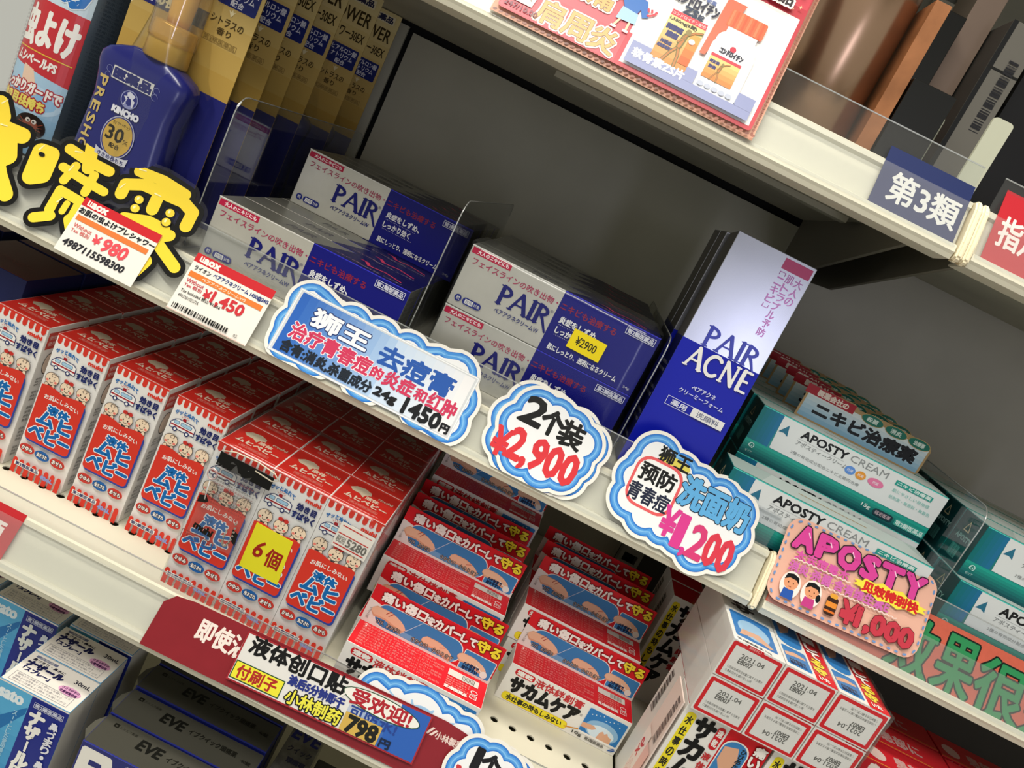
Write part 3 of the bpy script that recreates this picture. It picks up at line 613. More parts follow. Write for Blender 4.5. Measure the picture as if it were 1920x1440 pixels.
# red mouth-sheet cartons in the next bay
def redbox(loc, label):
    o = box('mouth_sheet_carton', (0, 0, 0), (92, 34, 48), M('#B81E28', .38), loc=loc, bev=.4)
    A = Art(); A.text('患部に', 6, 38, 32, 46, '#E9DCD4', b=.5); A.text('貼るだけ', 6, 27, 54, 37, '#F1ECE6', b=.9); A.rect(0, 14, 92, 24, '#D88E94'); A.text('る口内炎パッチ', 4, 15.4, 70, 22.6, '#2E1A1E', b=.35)
    A.ell(66, 38, 7, 7, '#D9A0A4'); A.ell(66, 38, 6.4, 6.4, '#B81E28'); A.poly([(60.5, 40), (64, 35), (67, 33), (71, 39), (68, 37), (66, 42), (64.5, 37)], '#E9C8C8')
    A.ell(84, 40, 6, 6, '#EFE9E4'); A.text('第3', 80.5, 38, 87.5, 42, '#B81E28', b=.2); A.build('front_print', o)
    A = Art(); A.text('患部に', 30, 8, 66, 22, '#B5908C', b=.5); A.ell(14, 14, 8, 8, '#C9B0AA'); A.rect(0, .6, 92, 1.4, '#D9A03A'); A.build('top_print', o, (0, 0, 48), (1, 0, 0), (0, 1, 0), (0, 0, 1))
    return tag(o, label, 'carton', 'red mouth sheet cartons in the next bay')
rb = redbox((352, 576, -316), 'red mouth sheet carton right behind the end-on stack, front row')
for i, (x, y) in enumerate(((446, 572), (352, 612), (446, 608), (352, 648), (446, 646))): dup(rb, (x, y, -316), label='red mouth sheet carton, %s' % ('front row at the frame edge', 'second row behind the end-on stack', 'second row at the frame edge', 'third row in shade', 'third row at the frame edge')[i])
for i, (x, y) in enumerate(((352, 578), (446, 574))):
    k = box('mouth_sheet_carton', (0, 0, 0), (92, 70, 83), M('#A81C24', .4), loc=(x, y, ZL+.1), bev=.4); tag(k, 'tall red carton under the mouth sheet cartons, %s' % ('left one', 'one at the frame edge')[i], 'carton')
# ------------------------------------------------------------------ bottom shelf: nasal spray cartons, pain relief cartons
def nasal(loc, label):
    W, D, H = 57.5, 37.6, 109
    o = box('nasal_spray_carton', (0, 0, 0), (W, D, H), (M('#3E93C4', .35), M('#E6E0DA', .4), M('#3E93C4', .35), M('#D9D6D0', .4), M('#D9D6D0', .4), M('#D9D6D0', .4)), loc=loc, bev=.4)
    A = Art(rough=.35); A.grad(0, 0, 28, H-.5, '#2F86C0', '#5DB0DC', 8, True); A.poly([(0, 0), (0, 70), (27, 96), (27, 90), (8, 60), (24, 0)], '#1F6FB0')
    A.rect(27.5, 0, W, H-.5, '#1D2A86'); A.rect(0, H-1.6, W, H-.3, '#E6E0DA')
    A.text('sato', 3, H-14, 22, H-6, '#E4EEF4', b=.7); A.vtext('スーッとした使用感さらに', 18, H-20, 3.4, 4, '#A9D4EA', b=.1); A.vtext('ナザール', 31, H-12, 11, 12, '#F1EFEA', gap=.08, b=1.0); A.vtext('「スプレー」', 31, H-64, 9, 9, '#F1EFEA', b=.6)
    A.vtext('鼻づまり・鼻水に', 47.5, H-14, 6.4, 6.6, '#E4E4EE', b=.3); A.frame(31, H-9.4, 55, H-4.6, .35, '#D6D9EC'); A.text('第2類医薬品', 32, H-8.6, 54, H-5.4, '#D6D9EC', b=.1); A.build('front_print', o)
    A = Art(); A.rect(5, 32.4, 23, 35, '#6B6F8C'); A.text('点鼻薬', 8, 32.8, 20, 34.6, '#D6D3CE'); A.text('鼻づまり・鼻水に', 5, 28.6, 32, 31.4, '#26263A', b=.1)
    A.text('ナザール', 4, 21.6, 34, 27.6, '#1E2152', b=.7); A.text('「スプレー」', 5, 16, 27, 20.4, '#1E2152', b=.35); A.text('30mL', 42, 26, 55, 30, '#2A2A3A', b=.12)
    A.ell(45, 17, 9, 4.3, '#D69CC4'); A.text('ささる好手の', 38, 17.6, 52, 20, '#4A2450', b=.1); A.text('定量噴霧容器', 38, 13.8, 52, 16.4, '#4A2450', b=.1)
    A.frame(4, 2.4, 52, 12.6, .25, '#8C8C96'); A.small(6, 3.6, 50, 12, 3, '#8A8A94'); A.build('top_print', o, (0, 0, H), (1, 0, 0), (0, 1, 0), (0, 0, 1))
    return tag(o, label, 'carton', 'blue nasal spray cartons')
nb = nasal((-243, 505, -599.8), 'blue and white nasal spray carton, front row beside the navy cartons')
dup(nb, (-243.4, 543.6, -599.8), label='blue and white nasal spray carton, second row beside the navy cartons'); dup(nb, (-242.6, 586, -599.8), label='blue and white nasal spray carton, third row under the shelf lip')
for i, y in enumerate((578, 617)): dup(nb, (-305.5, y, -599.8), label='blue nasal spray carton at the frame edge, %s' % ('front row', 'second row')[i])
dup(nb, (-368, 582, -599.8), label='blue nasal spray carton cut off at the far edge of frame')
def relief(loc, label):
    W, D, H = 118, 33, 99.5
    nm = M('#1B2474', .3)
    o = box('pain_relief_carton', (0, 0, 0), (W, D, H), (nm, M('#45443D', .55), M('#55544C', .5), nm, nm, nm), loc=loc, bev=.4)
    A = Art(rough=.45); A.rect(0, .2, W, 1, '#26309A'); A.rr(9, 24, 13, 28, .4, '#14140F'); A.rect(10.4, 25, 11.8, 26.4, '#45443D'); A.text('エスエス製薬', 14, 24.4, 29, 27, '#24241E')
    A.text('EVE', 33, 15, 52, 25, '#11120F', b=.55, sh=.12); A.text('イブクイック頭痛薬', 57, 16.6, 99, 22.6, '#1A1A16', b=.14); A.text('40錠', 104, 15, 112, 19, '#1A1A16', b=.1)
    A.build('top_print', o, (0, 0, H), (1, 0, 0), (0, 1, 0), (0, 0, 1))
    A = Art(rough=.35); A.text('EVE', 4, 62, 60, 94, '#ECE9E2', b=2.4); A.build('front_print', o)
    fl = plate('end_flap', [(0, 0), (0, 28), (-4.2, 19), (-4.8, 8)], .4, M('#55544C', .5), loc=(0, 2.5, H-.3), rot=(math.radians(-90), 0, 0), parent=o)
    return tag(o, label, 'carton', 'navy pain relief cartons with dark tops')
rl = relief((-167, 498.5, -599.8), 'navy pain relief carton with big white letters, front row')
dup(rl, (-167, 532.8, -599.8), label='navy pain relief carton, second row'); dup(rl, (-167.5, 569, -599.8), label='navy pain relief carton, third row under the shelf lip'); dup(rl, (-167, 604, -599.8), label='navy pain relief carton, fourth row in shade')
HOLO = M('#8C8C90', .18, .9, .35, 90)
sv = box('foil_carton', (0, 0, 0), (28, 110, 97), HOLO, loc=(-41, 560, -599.8), bev=.5); tag(sv, 'silver foil carton with navy letters under the shelf lip', 'carton')
A = Art(rough=.3); A.text('EVE', 2, 42, 26, 56, '#141A66', b=.6, sh=.1); A.text('クイック', 4, 26, 25, 33, '#20203A', b=.2); A.text('頭痛薬', 8, 14, 24, 20, '#20203A', b=.2); A.build('top_print', sv, (0, 0, 97), (1, 0, 0), (0, 1, 0), (0, 0, 1))
for i, (x, y, z, w_) in enumerate(((-42, 517, -599.8, 26), (-10, 540, -599.8, 60), (54, 540, -599.8, 60))):
    k = box('dark_carton', (0, 0, 0), (w_, 40 if i == 0 else 60, 84 if i == 0 else 92), M('#131A78', .18, .5) if i == 0 else M('#3A3A36', .4), loc=(x, y, z), bev=1)
    tag(k, ('shiny deep blue carton in front of the silver foil carton', 'dark carton with light top edge beside the silver foil carton', 'dark carton at the bottom edge of the frame under the plaster cartons')[i], 'carton')
    A = Art(); A.text('EVE', 4, 18, w_-4, 30, '#1C1C1A', b=.3); A.rect(0, .3, w_, 1, '#C9D2E0'); A.build('top_print', k, (0, 0, 84 if i == 0 else 92), (1, 0, 0), (0, 1, 0), (0, 0, 1))
# ------------------------------------------------------------------ middle shelf: silver and navy cream cartons
SIL = M('#CBC8BE', .38, .5, .05, 40); BLUM = M('#12157A', .36); BLUT = M('#0E0E48', .36)
def pair_front(A, W=164.5, H=51.5):
    A.rect(81.2, 0, W, H, BLUM)
    A.rect(0, H-.9, 81.2, H-.1, '#E4E2DC'); A.rect(81.2, H-.8, W, H-.1, '#3A3AD0')
    A.rect(1.2, H-6.6, 35, H-1.6, '#B81E44'); A.text('大人のニキビにも', 6, H-5.7, 33, H-2.5, '#F2E6E6', b=.12)
    A.text('フェイスラインの吹き出物・', 5, H-14.6, 80, H-9, '#A8385A', b=.1)
    A.text('ニキビも治療する', 83, H-15, 131, H-9, '#8E2340', b=.12)
    caps(A, 'PAIR', 35.5, H-33.4, 14.8, '#14186E', .2, .1, adv=43, tail=.28); A.text('®', 77.4, H-21, 80, H-18.6, '#5A5A78')
    A.text('ペアアクネクリームW', 37, H-41, 75.6, H-37, '#3A3F78', b=.1)
    A.ell(7, H-43.6, 2.9, 2.9, '#1F2A7E'); A.text('税', 5.5, H-45.1, 8.5, H-42.1, '#E8E6E0'); A.rr(11, H-46.4, 27, H-40.8, 2.6, '#1F2A7E'); A.rect(13, H-45.4, 20, H-41.8, '#E8E6E0'); A.text('控除', 13.6, H-45, 19.4, H-42.2, '#1F2A7E'); A.text('対象', 20.8, H-45, 26, H-42.2, '#E8E6E0')
    A.text('炎症をしずめ、', 87, H-24.8, 120, H-19.2, '#E9E8EC', b=.22); A.text('しっかり効く', 87.4, H-33.6, 114, H-28, '#E9E8EC', b=.22)
    for x0, n, y in ((88, 20, H-26.6), (88, 20, H-35.2)):
        vs = []; fs = []
        for k in range(n): b = len(vs); vs += [(x0+k*1.5, y), (x0+k*1.5+.5, y), (x0+k*1.5+.5, y+.5), (x0+k*1.5, y+.5)]; fs.append((b, b+1, b+2, b+3))
        A.raw(vs, fs, '#C9C9D6')
    A.text('肌にしっとり、透明になるクリーム', 87.6, H-47.4, 148, H-42.6, '#E9E8EC', b=.15); A.text('24g', 155, H-48.6, 161, H-46, '#C9C9D6')
    A.frame(136.8, H-8.6, 161.8, H-2.8, .45, '#DADBEA'); A.text('第2類医薬品', 138.2, H-7.6, 160.4, H-3.8, '#DADBEA', b=.12)
def pair_top(A, W=164.5, D=40.6):
    A.poly([(81.2, 0), (W, 0), (W, D), (104, D), (96, 27)], BLUT)
    A.text('PAIR', 50, 15, 74, 27, '#4A4A52', sh=.15, b=.2); A.text('ペアアクネクリームW', 49, 9, 72, 12, '#6E6E74')
    A.poly([(112, 27), (116, 27), (122, 15), (136, 21), (152, 13), (152, 16), (136, 24), (124, 19), (119, 29), (112, 29)], '#C8385A')
    A.text('ニキビ治療', 96, 8, 118, 11, '#B08A96'); A.text('炎症をしずめ、しっかり効く', 118, 5, 154, 8.6, '#B9A9B2')
def cream(loc, label):
    W, D, H = 164.5, 40.6, 51.5
    side = M('#8E8E88', .35, .5)
    o = box('cream_carton', (0, 0, 0), (W, D, H), (SIL, M('#8F8F88', .32, .6), side, side, side, side), loc=loc, bev=.55)
    A = Art(rough=.34); pair_front(A); A.build('front_print', o)
    A = Art(rough=.34); pair_top(A); A.build('top_print', o, (0, 0, H), (1, 0, 0), (0, 1, 0), (0, 0, 1))
    A = Art(rough=.4); A.rect(3, 3, 37, 48, '#6E6E6A'); A.small(5, 6, 36, 46, 9, '#2A2A2A'); A.build('end_print', o, (W, 0, 0), (0, 1, 0), (0, 0, 1), (1, 0, 0))
    return tag(o, label, 'carton', 'silver and navy acne cream cartons')
C0 = cream((-272.8, 624.5, ZM+.1), 'silver and navy cream carton behind the 1,450 ticket, front of its column')
for r in range(1, 8): dup(C0, (-272.8+(rnd.uniform(-.6, .6) if r > 1 else .3), 624.5+r*41.4, ZM+.1), label='silver and navy cream carton, bottom layer behind the 1,450 ticket, %s row' % ORD[r])
for r in range(4): dup(C0, (-266+(.8*r), 748.7+r*41.4, ZM+51.9), label='silver and navy cream carton, upper layer behind the 1,450 ticket, %s row' % ORD[r])
for r in range(6):
    for l in range(2):
        dup(C0, (-84.3+rnd.uniform(-.5, .5)*(r > 0), 652+r*41.4, ZM+.1+l*51.8), label='silver and navy carton of the middle two-high column, %s layer, %s row' % (('lower', 'upper')[l], ORD[r]))
v, f = boxv(-86, 650.6, ZM+.6, 82, 694+41, ZM+105.5)
fm = mk('shrink_wrap', v, f[:4], FILM); tag(fm, 'clear shrink film round the two-high cream cartons with yellow sticker', 'plastic wrap')
bm = bmesh.new(); bm.from_mesh(fm.data); bmesh.ops.subdivide_edges(bm, edges=bm.edges[:], cuts=10, use_grid_fill=True)
for vv in bm.verts: vv.co += Vector([rnd.uniform(-.3, .3)*S for _ in range(3)])
bm.to_mesh(fm.data); bm.free(); fm.data.polygons.foreach_set('use_smooth', [True]*len(fm.data.polygons))
stk = plate('price_sticker', [(0, 0), (28.5, 0), (28.5, 16), (0, 16)], .15, M('#F4DC1E', .45), loc=(16.4, 650.2, ZM+64.4), rot=(0, math.radians(1), 0))
tag(stk, 'yellow price sticker reading 2900 yen on a silver and navy carton', 'price label')
A = Art(); A.text('¥2900', 5, 4.6, 22.5, 11.6, '#3A3620', b=.15); A.build('printing', stk)
# ------------------------------------------------------------------ clear dividers on the middle shelf
def divider(x, y0, y1, z1, label, zb=ZM+.1):
    pts = [(y0, zb), (y1, zb), (y1, z1-14)]+[(y1-14+14*math.cos(t*math.pi/8), z1-14+14*math.sin(t*math.pi/8)) for t in range(1, 5)]+[(y0+14+14*math.cos(math.pi/2+t*math.pi/8), z1-14+14*math.sin(math.pi/2+t*math.pi/8)) for t in range(0, 5)]
    o = prof('acrylic_divider', pts, x, x+1.6, CLEAR); tag(o, label, 'divider', 'clear acrylic dividers')
    e = pts[2:]; tube('bright_edge', [(x+.8, a, b) for a, b in e]+[(x+.8, y0, zb+1)], .55, EDGE, o, n=5)
    return o
divider(-287, 626, 948, -46, 'clear acrylic divider between the spray cards and silver cartons')
divider(-99.6, 626, 940, -40, 'clear acrylic divider between the two columns of silver cartons')
divider(85.2, 640, 930, -64, 'clear acrylic divider beside the tall silver and blue box')
divider(362, 640, 930, -70, 'clear acrylic divider between the two columns of green cartons')
# ------------------------------------------------------------------ tall face wash carton
SILB = M('#B2B4C2', .24, .75, .07, 14); BLU2 = M('#0A18A8', .36)
def tall(loc, label, rot):
    W, D, H = 66, 40, 200
    side = M('#5C5A58', .4, .3)
    o = box('face_wash_carton', (0, 0, 0), (W, D, H), (SILB, M('#A9A9A4', .3, .6), side, side, side, side), loc=loc, rot=rot, bev=.5)
    A = Art(rough=.3); A.rect(.1, .2, W-.1, 110, BLU2); A.rr(41, 189, 64, 197.6, .4, '#C23A78')
    A.vtext('大人の', 55.5, 187, 6.4, 6.6, '#C27AC8', gap=.12, b=.12); A.vtext('肌トラブル予防', 48.3, 187, 6.2, 6.4, '#C27AC8', gap=.16, b=.12); A.vtext('ニキビ', 41.6, 182.5, 5.8, 6.2, '#C27AC8', gap=.16, b=.12)
    A.line([(42, 184.5), (42, 186.8), (46.5, 186.8), (46.5, 184.5)], .5, '#C27AC8'); A.line([(42, 160), (42, 157.6), (46.5, 157.6), (46.5, 160)], .5, '#C27AC8')
    caps(A, 'PAIR', 15.6, 111.0, 15.5, '#1C2AA8', .17, .09, adv=44, tail=.26); caps(A, 'ACNE', 10.6, 91.6, 16, '#ECEAE6', .2, .1, adv=52)
    A.text('ペアアクネ', 25, 76, 45, 80, '#C9CCE8', b=.15); A.text('クリーミーフォーム', 16.5, 70.2, 55, 74, '#C9CCE8', b=.12)
    A.frame(11.6, 57, 34, 64.4, .4, '#D6D8EA'); A.text('薬用', 16, 58.4, 29, 63, '#D6D8EA', b=.15); A.rect(34, 57, 61, 64.4, '#E6E4E0'); A.text('洗顔料', 38, 58.4, 57, 63, '#5A5E78', b=.1)
    A.build('front_print', o)
    A = Art(rough=.4); A.rect(.2, .2, D-.2, 110, '#101550')
    for k in range(4): A.text('お肌を清潔にすこやかに保つ', 3+k*0, 12+k*22, 36, 15+k*22, '#B9BACB'); A.text('薬用成分配合洗顔フォーム', 3, 18+k*22, 34, 21+k*22, '#B9BACB')
    A.build('side_print', o, (0, D, 0), (0, -1, 0), (0, 0, 1), (-1, 0, 0))
    return tag(o, label, 'carton', 'tall silver and blue face wash cartons')
t0 = tall((93.6, 642, ZM+3.5), 'tall silver and blue face wash carton, front of its row', (math.radians(-4.5), 0, 0))
dup(t0, (92, 706, ZM+.1), label='tall silver and blue face wash carton, second in line', rot=(0, 0, 0)); dup(t0, (92, 748, ZM+.1), label='tall silver and blue face wash carton, third in line', rot=(0, 0, 0))
# ------------------------------------------------------------------ green and white cream cartons
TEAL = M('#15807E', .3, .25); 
def logo_star(A, x, y, r, c):
    A.poly([(x-r, y-.55*r), (x+.1*r, y+r), (x+.62*r, y-.75*r), (x-.1*r, y-.42*r)], c)
def green(loc, label):
    W, D, H = 170, 40.5, 44.6
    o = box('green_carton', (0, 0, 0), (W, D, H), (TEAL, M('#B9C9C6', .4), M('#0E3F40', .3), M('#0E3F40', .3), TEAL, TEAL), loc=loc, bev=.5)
    A = Art(rough=.34); A.grad(0, 0, W, 14, '#0F4F55', '#1FA090', 6, True); A.poly([(21, 14.6), (W, 14.6), (W, H-.6), (18.6, H-.6)], '#DDE1E2'); A.rect(0, H-.8, W, H-.1, '#4ED0C4')
    A.grad(0, 14, 19, H-.9, '#0F6F74', '#1F6F9A', 5, False)
    logo_star(A, 26, 33.2, 5.4, '#2A6F8C'); A.text('APOSTY', 39, 33.8, 80.5, 40.6, '#1C1E20', b=.38); A.text('CREAM', 83.5, 35, 117.6, 41, '#8E9294', b=.06)
    A.text('アポスティークリーム', 38, 27, 85, 31, '#8A8E90', b=.08); A.line([(38, 32.3), (80, 32.3)], .2, '#9A9EA0'); A.text('2種の有効成分配合ニキビ主薬的治療', 38, 18.6, 101, 21.4, '#8A8E90')
    for x, c, rx in ((88.2, '#5F8FD8', 4.6), (97.9, '#E2983A', 4.6), (111.7, '#E07AA4', 7)): A.ell(x, 28.2, rx, 3.6, c); A.text('抗菌', x-2.6, 27, x+2.6, 29.4, '#EAEAF0')
    A.rect(125.5, 34.6, 159, 39, '#23988C'); A.text('ニキビ治療薬', 127, 35.4, 157.6, 38.4, '#DCEBE8', b=.1); A.text('肌にやさしい使用感', 126.6, 28.6, 160, 31.6, '#7FC4BC'); A.text('低刺激・無香料・無着色', 126.6, 22.6, 164, 25.6, '#7FC4BC')
    A.text('15g', 111, 5.4, 119, 9.4, '#D6E6E4', b=.1); A.rr(122, 4, 140, 10, 2.6, '#1A3A44'); A.text('指定医薬', 124, 5.2, 138, 8.6, '#E2C6D0'); A.rect(142, 4, 169, 9.8, '#3AA296'); A.text('第2類医薬品', 143, 4.8, 168, 9, '#D6EDE8', b=.1)
    A.arc(7, 9.6, 2.2, 2.2, -60, 200, .7, '#BFE2DE', 8); A.arc(6.4, 9.4, 1.2, 1.2, 120, 400, .6, '#BFE2DE', 8); A.text('ゼリア', 4, 3.4, 10.4, 5.4, '#BFE2DE'); A.build('front_print', o)
    A = Art(rough=.4); A.poly([(24, 1), (W-2, 1), (W-12, D-2), (40, D-2)], '#CFDAD8'); A.rect(0, .6, W, 1.6, '#2FB0A4'); A.rect(60, 20, 120, 22, '#B08A4A'); A.build('top_print', o, (0, 0, H), (1, 0, 0), (0, 1, 0), (0, 0, 1))
    A = Art(rough=.4); A.line([(13, 30), (22, 30), (17.5, 38), (13, 30)], .9, '#C6B98E'); A.text('APOSTY', 7, 22, 33, 26.4, '#8EB8B0', b=.2)
    for i in range(10): A.rect(10+i*1.5, 6, 10.6+i*1.5+.25*(i % 3), 17, '#5FA79E')
    A.build('end_print', o, (0, D, 0), (0, -1, 0), (0, 0, 1), (-1, 0, 0))
    return tag(o, label, 'carton', 'green and white acne cream cartons')
def plaque(o, W=170, D=40.5, H=44.6):
    pts = [(36, 0), (153, 0), (155, 3), (155, 24), (150, 27), (136, 29), (108, 29.6), (84, 28), (78, 31), (34, 29), (36, 24)]
    p = plate('display_plaque', pts, .5, M('#A88B62', .5), loc=(0, D-.9, H+.1), parent=o)
    A = Art(rough=.4); A.grad(38, 1.4, 153, 24.6, '#7FA6C0', '#CFD8DA', 6, True); A.text('ニキビ治療薬', 49, 6.6, 146, 18.6, '#15171C', b=.75)
    A.rect(34.4, 22, 80, 30, '#A31D2C'); A.text('製薬会社の', 45, 23.2, 74, 28.6, '#E4D3C8', b=.3)
    for x in (97.8, 120.5, 142.7): A.ell(x, 25, 10.6, 4.6, '#B89A62'); A.ell(x, 25, 10, 4.1, '#1C6E5E'); A.text('殺菌' if x < 100 else '消炎' if x < 130 else '治療薬', x-5, 23, x+5, 27, '#CFE0D8', b=.15)
    A.build('plaque_print', p)
    return p
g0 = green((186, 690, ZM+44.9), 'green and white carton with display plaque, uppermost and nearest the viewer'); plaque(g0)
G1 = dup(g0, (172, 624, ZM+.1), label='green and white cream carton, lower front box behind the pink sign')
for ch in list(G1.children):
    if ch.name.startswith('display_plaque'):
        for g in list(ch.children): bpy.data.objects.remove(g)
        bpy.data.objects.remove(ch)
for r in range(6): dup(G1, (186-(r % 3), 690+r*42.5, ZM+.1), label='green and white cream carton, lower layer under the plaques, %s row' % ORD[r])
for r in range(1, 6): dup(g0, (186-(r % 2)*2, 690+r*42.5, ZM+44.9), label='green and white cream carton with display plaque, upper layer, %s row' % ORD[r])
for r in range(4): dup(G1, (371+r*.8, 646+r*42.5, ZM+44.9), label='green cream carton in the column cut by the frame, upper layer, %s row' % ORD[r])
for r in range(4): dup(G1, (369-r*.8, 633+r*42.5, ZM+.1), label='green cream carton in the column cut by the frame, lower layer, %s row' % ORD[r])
# ------------------------------------------------------------------ spray bottles on backing cards
GOLD = M('#C7A75A', .4, .1); 
def card_art(A, W=100, H=262):
    A.rect(0, 0, W, 112, '#23266E'); A.grad(0, 112, W, H-.2, '#B9964A', '#DCCB96', 8, True)
    A.poly([(0, 150), (0, H), (52, H), (45, 230), (40, 190)], '#E4DCC0')
    A.ell(36, 214, 19, 26, '#E9E3D6'); A.ell(36, 214, 17.4, 24.4, '#BF2230'); A.text('30', 27, 208, 46, 224, '#F0EBE2', b=.8); A.text('配合', 28, 196, 42, 202, '#F0EBE2', b=.4)
    A.text('※当社従来品比', 4, 178, 26, 181, '#6A5E40'); A.rect(0, 155, 62, 169, '#23266E'); A.text('ききめ長もち', 3, 157.6, 50, 166.4, '#F0EEE8', b=.5)
    A.text('PRESHOWER', 20, 226, 96, 240, '#3A2E14', b=.25); A.text('プレシャワー30EX', 40, 208, 96, 220, '#3A2E14', b=.15)
    A.rr(64.5, 180, 97, 201, 1.6, '#1F2A72'); A.text('ヒアルロン酸', 66.5, 193.6, 95, 199, '#DADCEC', b=.15); A.text('ナトリウム', 68, 187.4, 93, 192.4, '#DADCEC', b=.15); A.text('配合', 75, 181.4, 86, 186.2, '#DADCEC', b=.15)
    A.text('シトラスの', 64, 165, 92, 171, '#4A3A1C', b=.12); A.text('香り', 72, 157.6, 84, 163, '#4A3A1C', b=.12); A.frame(62, 150, 92, 154.6, .3, '#7E6636'); A.text('第2類医薬品', 63.5, 150.8, 90.5, 154, '#7E6636')
    A.poly([(79, 173), (82, 178), (80, 177), (79, 179), (78, 177), (76, 178)], '#E9DDB4')
    A.rect(64, 246, 94, 255, '#E0D6B8'); A.text('医薬品', 66, 247.4, 92, 253.8, '#2A2A4A', b=.4); A.ell(50, 252, 4.5, 4.5, '#EFE8D2')
def spray(loc, label, first=True):
    W, H = 100, 259
    root = plate('carded_spray_bottle', rrect(0, 0, W, H-.1, 8), .7, M('#B9964A', .4), loc=loc)
    A = Art(rough=.4); card_art(A, H=259); A.build('card_print', root)
    tag(root, label, 'spray bottle', 'carded insect repellent spray bottles')
    # flat-sided bottle: rounded-rectangle sections
    nv = M('#20246E', .22); secs = []
    for z, hw, hd in ((0, 36, 15), (3, 38, 16.5), (40, 36, 17), (62, 34.6, 16.6), (80, 34, 16.4), (96, 36.5, 17), (104, 38.4, 17.2), (110, 38, 16.6), (115, 34, 15.2), (119, 26, 13.6), (121.5, 19, 12.4), (122.5, 17, 12)):
        secs.append([(46+hw*math.copysign(abs(math.cos(a))**.45, math.cos(a)) if abs(math.cos(a)) > 1e-6 else 46, -19+hd*math.copysign(abs(math.sin(a))**.55, math.sin(a)) if abs(math.sin(a)) > 1e-6 else -19, z) for a in [2*math.pi*k/32 for k in range(32)]])
    b = loft('bottle', secs, nv, root)
    gd = M('#C9A04A', .28, .25)
    ring = lambda z, r: [(52+r*math.cos(a), -19+r*math.sin(a), z) for a in [2*math.pi*k/28 for k in range(28)]]
    loft('pump_collar', [ring(121, 16), ring(122, 17), ring(148, 16.4), ring(149.5, 15.4), ring(150, 9)], gd, root)
    loft('spray_head', [ring(150, 8), ring(156, 8.6), ring(176, 9.5), ring(182, 8), ring(186, 5)], M('#DDB05A', .3, .1), root)
    loft('clear_cap', [ring(136, 17.6), ring(140, 18.2), ring(170, 18), ring(196, 16), ring(202, 13), ring(204, 6)], clear('cap_amber', (.99, .92, .72), base=.08, rough=.08, milk=.06) if first else None, root)
    A = Art(rough=.3)
    prf = [(z, hw, hd) for z, hw, hd in ((0, 36, 15), (3, 38, 16.5), (40, 36, 17), (62, 34.6, 16.6), (80, 34, 16.4), (96, 36.5, 17), (104, 38.4, 17.2), (110, 38, 16.6), (115, 34, 15.2))]
    def bend(x, y, t):
        for (a, h0, d0), (b_, h1, d1) in zip(prf, prf[1:]):
            if a <= y <= b_: k = (y-a)/(b_-a); hw = h0+(h1-h0)*k; hd = d0+(d1-d0)*k; break
        c = min(.999, (abs(x-46)/hw))**(1/.45); return (x, -19-hd*math.sqrt(1-c*c)**.55-t-.12, y)
    A.rect(26, 94, 61, 104.5, '#D4D2CE'); A.frame(26, 94, 61, 104.5, .5, '#3A3E70'); A.text('医薬品', 28, 95.6, 59, 103, '#2A2E6A', b=.6)
    for sx, x in ((1, 23.5), (-1, 63.5)):
        for k in range(2): A.arc(x, 100-k*5, 2.4, 2.4, 0, 290, .35, '#7A80B4', 10)
    for i, ch in enumerate('PRESHOWER'): A.text(ch, 17.5, 86-i*10.2, 25, 93.4-i*10.2, '#C9B06A', b=.3, rot=-90)
    A.ell(46, 85, 7, 7, '#8E93C0'); A.ell(46, 85, 6.3, 6.3, '#23287A'); A.poly([(42, 80), (50, 80), (50.5, 85), (48.5, 86), (50, 89), (47.5, 90), (45, 91), (43, 89.5), (43.6, 87), (41, 86.4), (43.5, 84)], '#D6D6E4'); A.ell(44.4, 86.2, .7, .7, '#23287A')
    A.text('KINCHO', 35.5, 72, 57.5, 76.6, '#E0E0EA', b=.5)
    A.ell(47, 55, 13.4, 16.4, '#A9AAC0'); A.ell(47, 55, 12.6, 15.6, '#23287A'); A.ell(47, 55, 11.8, 14.8, '#C2A04C'); A.text('有効成分', 39.5, 63.4, 54.5, 66.4, '#3A3020'); A.text('30', 37.6, 51.4, 51.4, 62, '#2A2620', b=.35); A.text('%', 52, 52, 56.6, 55.6, '#2A2620'); A.text('配合', 42.6, 46, 51, 49.6, '#2A2620', b=.1)
    A.poly([(33, 43), (36, 41.6), (47, 40), (58, 41.6), (61, 43), (60, 36.6), (47, 34.4), (34, 36.6)], '#C9CAD6'); A.text('ききめ長もち', 36, 36.6, 58, 40, '#2A2E6A', b=.1); A.rect(34, 26, 62, 31, '#1A1E5C'); A.text('よけ', 42, 27, 52, 30.2, '#C9CAD6')
    A.build('bottle_print', b, bend=bend)
    # moulded blister shell
    sh = []
    for z, hw, hd in ((2, 42, 35.6), (60, 40, 36), (104, 43, 36.6), (122, 30, 36), (150, 22, 36.6), (205, 20, 36), (212, 12, 20)):
        sh.append([(50+hw*math.cos(a), -1-hd*math.sin(a), z) for a in [math.pi*k/16 for k in range(17)]])
    n = 17; V = [p for s_ in sh for p in s_]; Fs = [(i*n+k, i*n+k+1, (i+1)*n+k+1, (i+1)*n+k) for i in range(len(sh)-1) for k in range(n-1)]
    mk('blister_shell', V, Fs, FILM, parent=root, smooth=True)
    return root
sp = spray((-410, 660, ZM+.2), 'carded navy spray bottle with gold pump, front of its row')
for r, (xr, y) in enumerate([(-310, 713), (-311, 761), (-309.5, 815), (-310, 908), (-310.5, 988)]):
    d = dup(sp, (xr-100, y, ZM+.2), label='carded navy spray bottle with gold card, %s row from the front' % ORD[r+1])
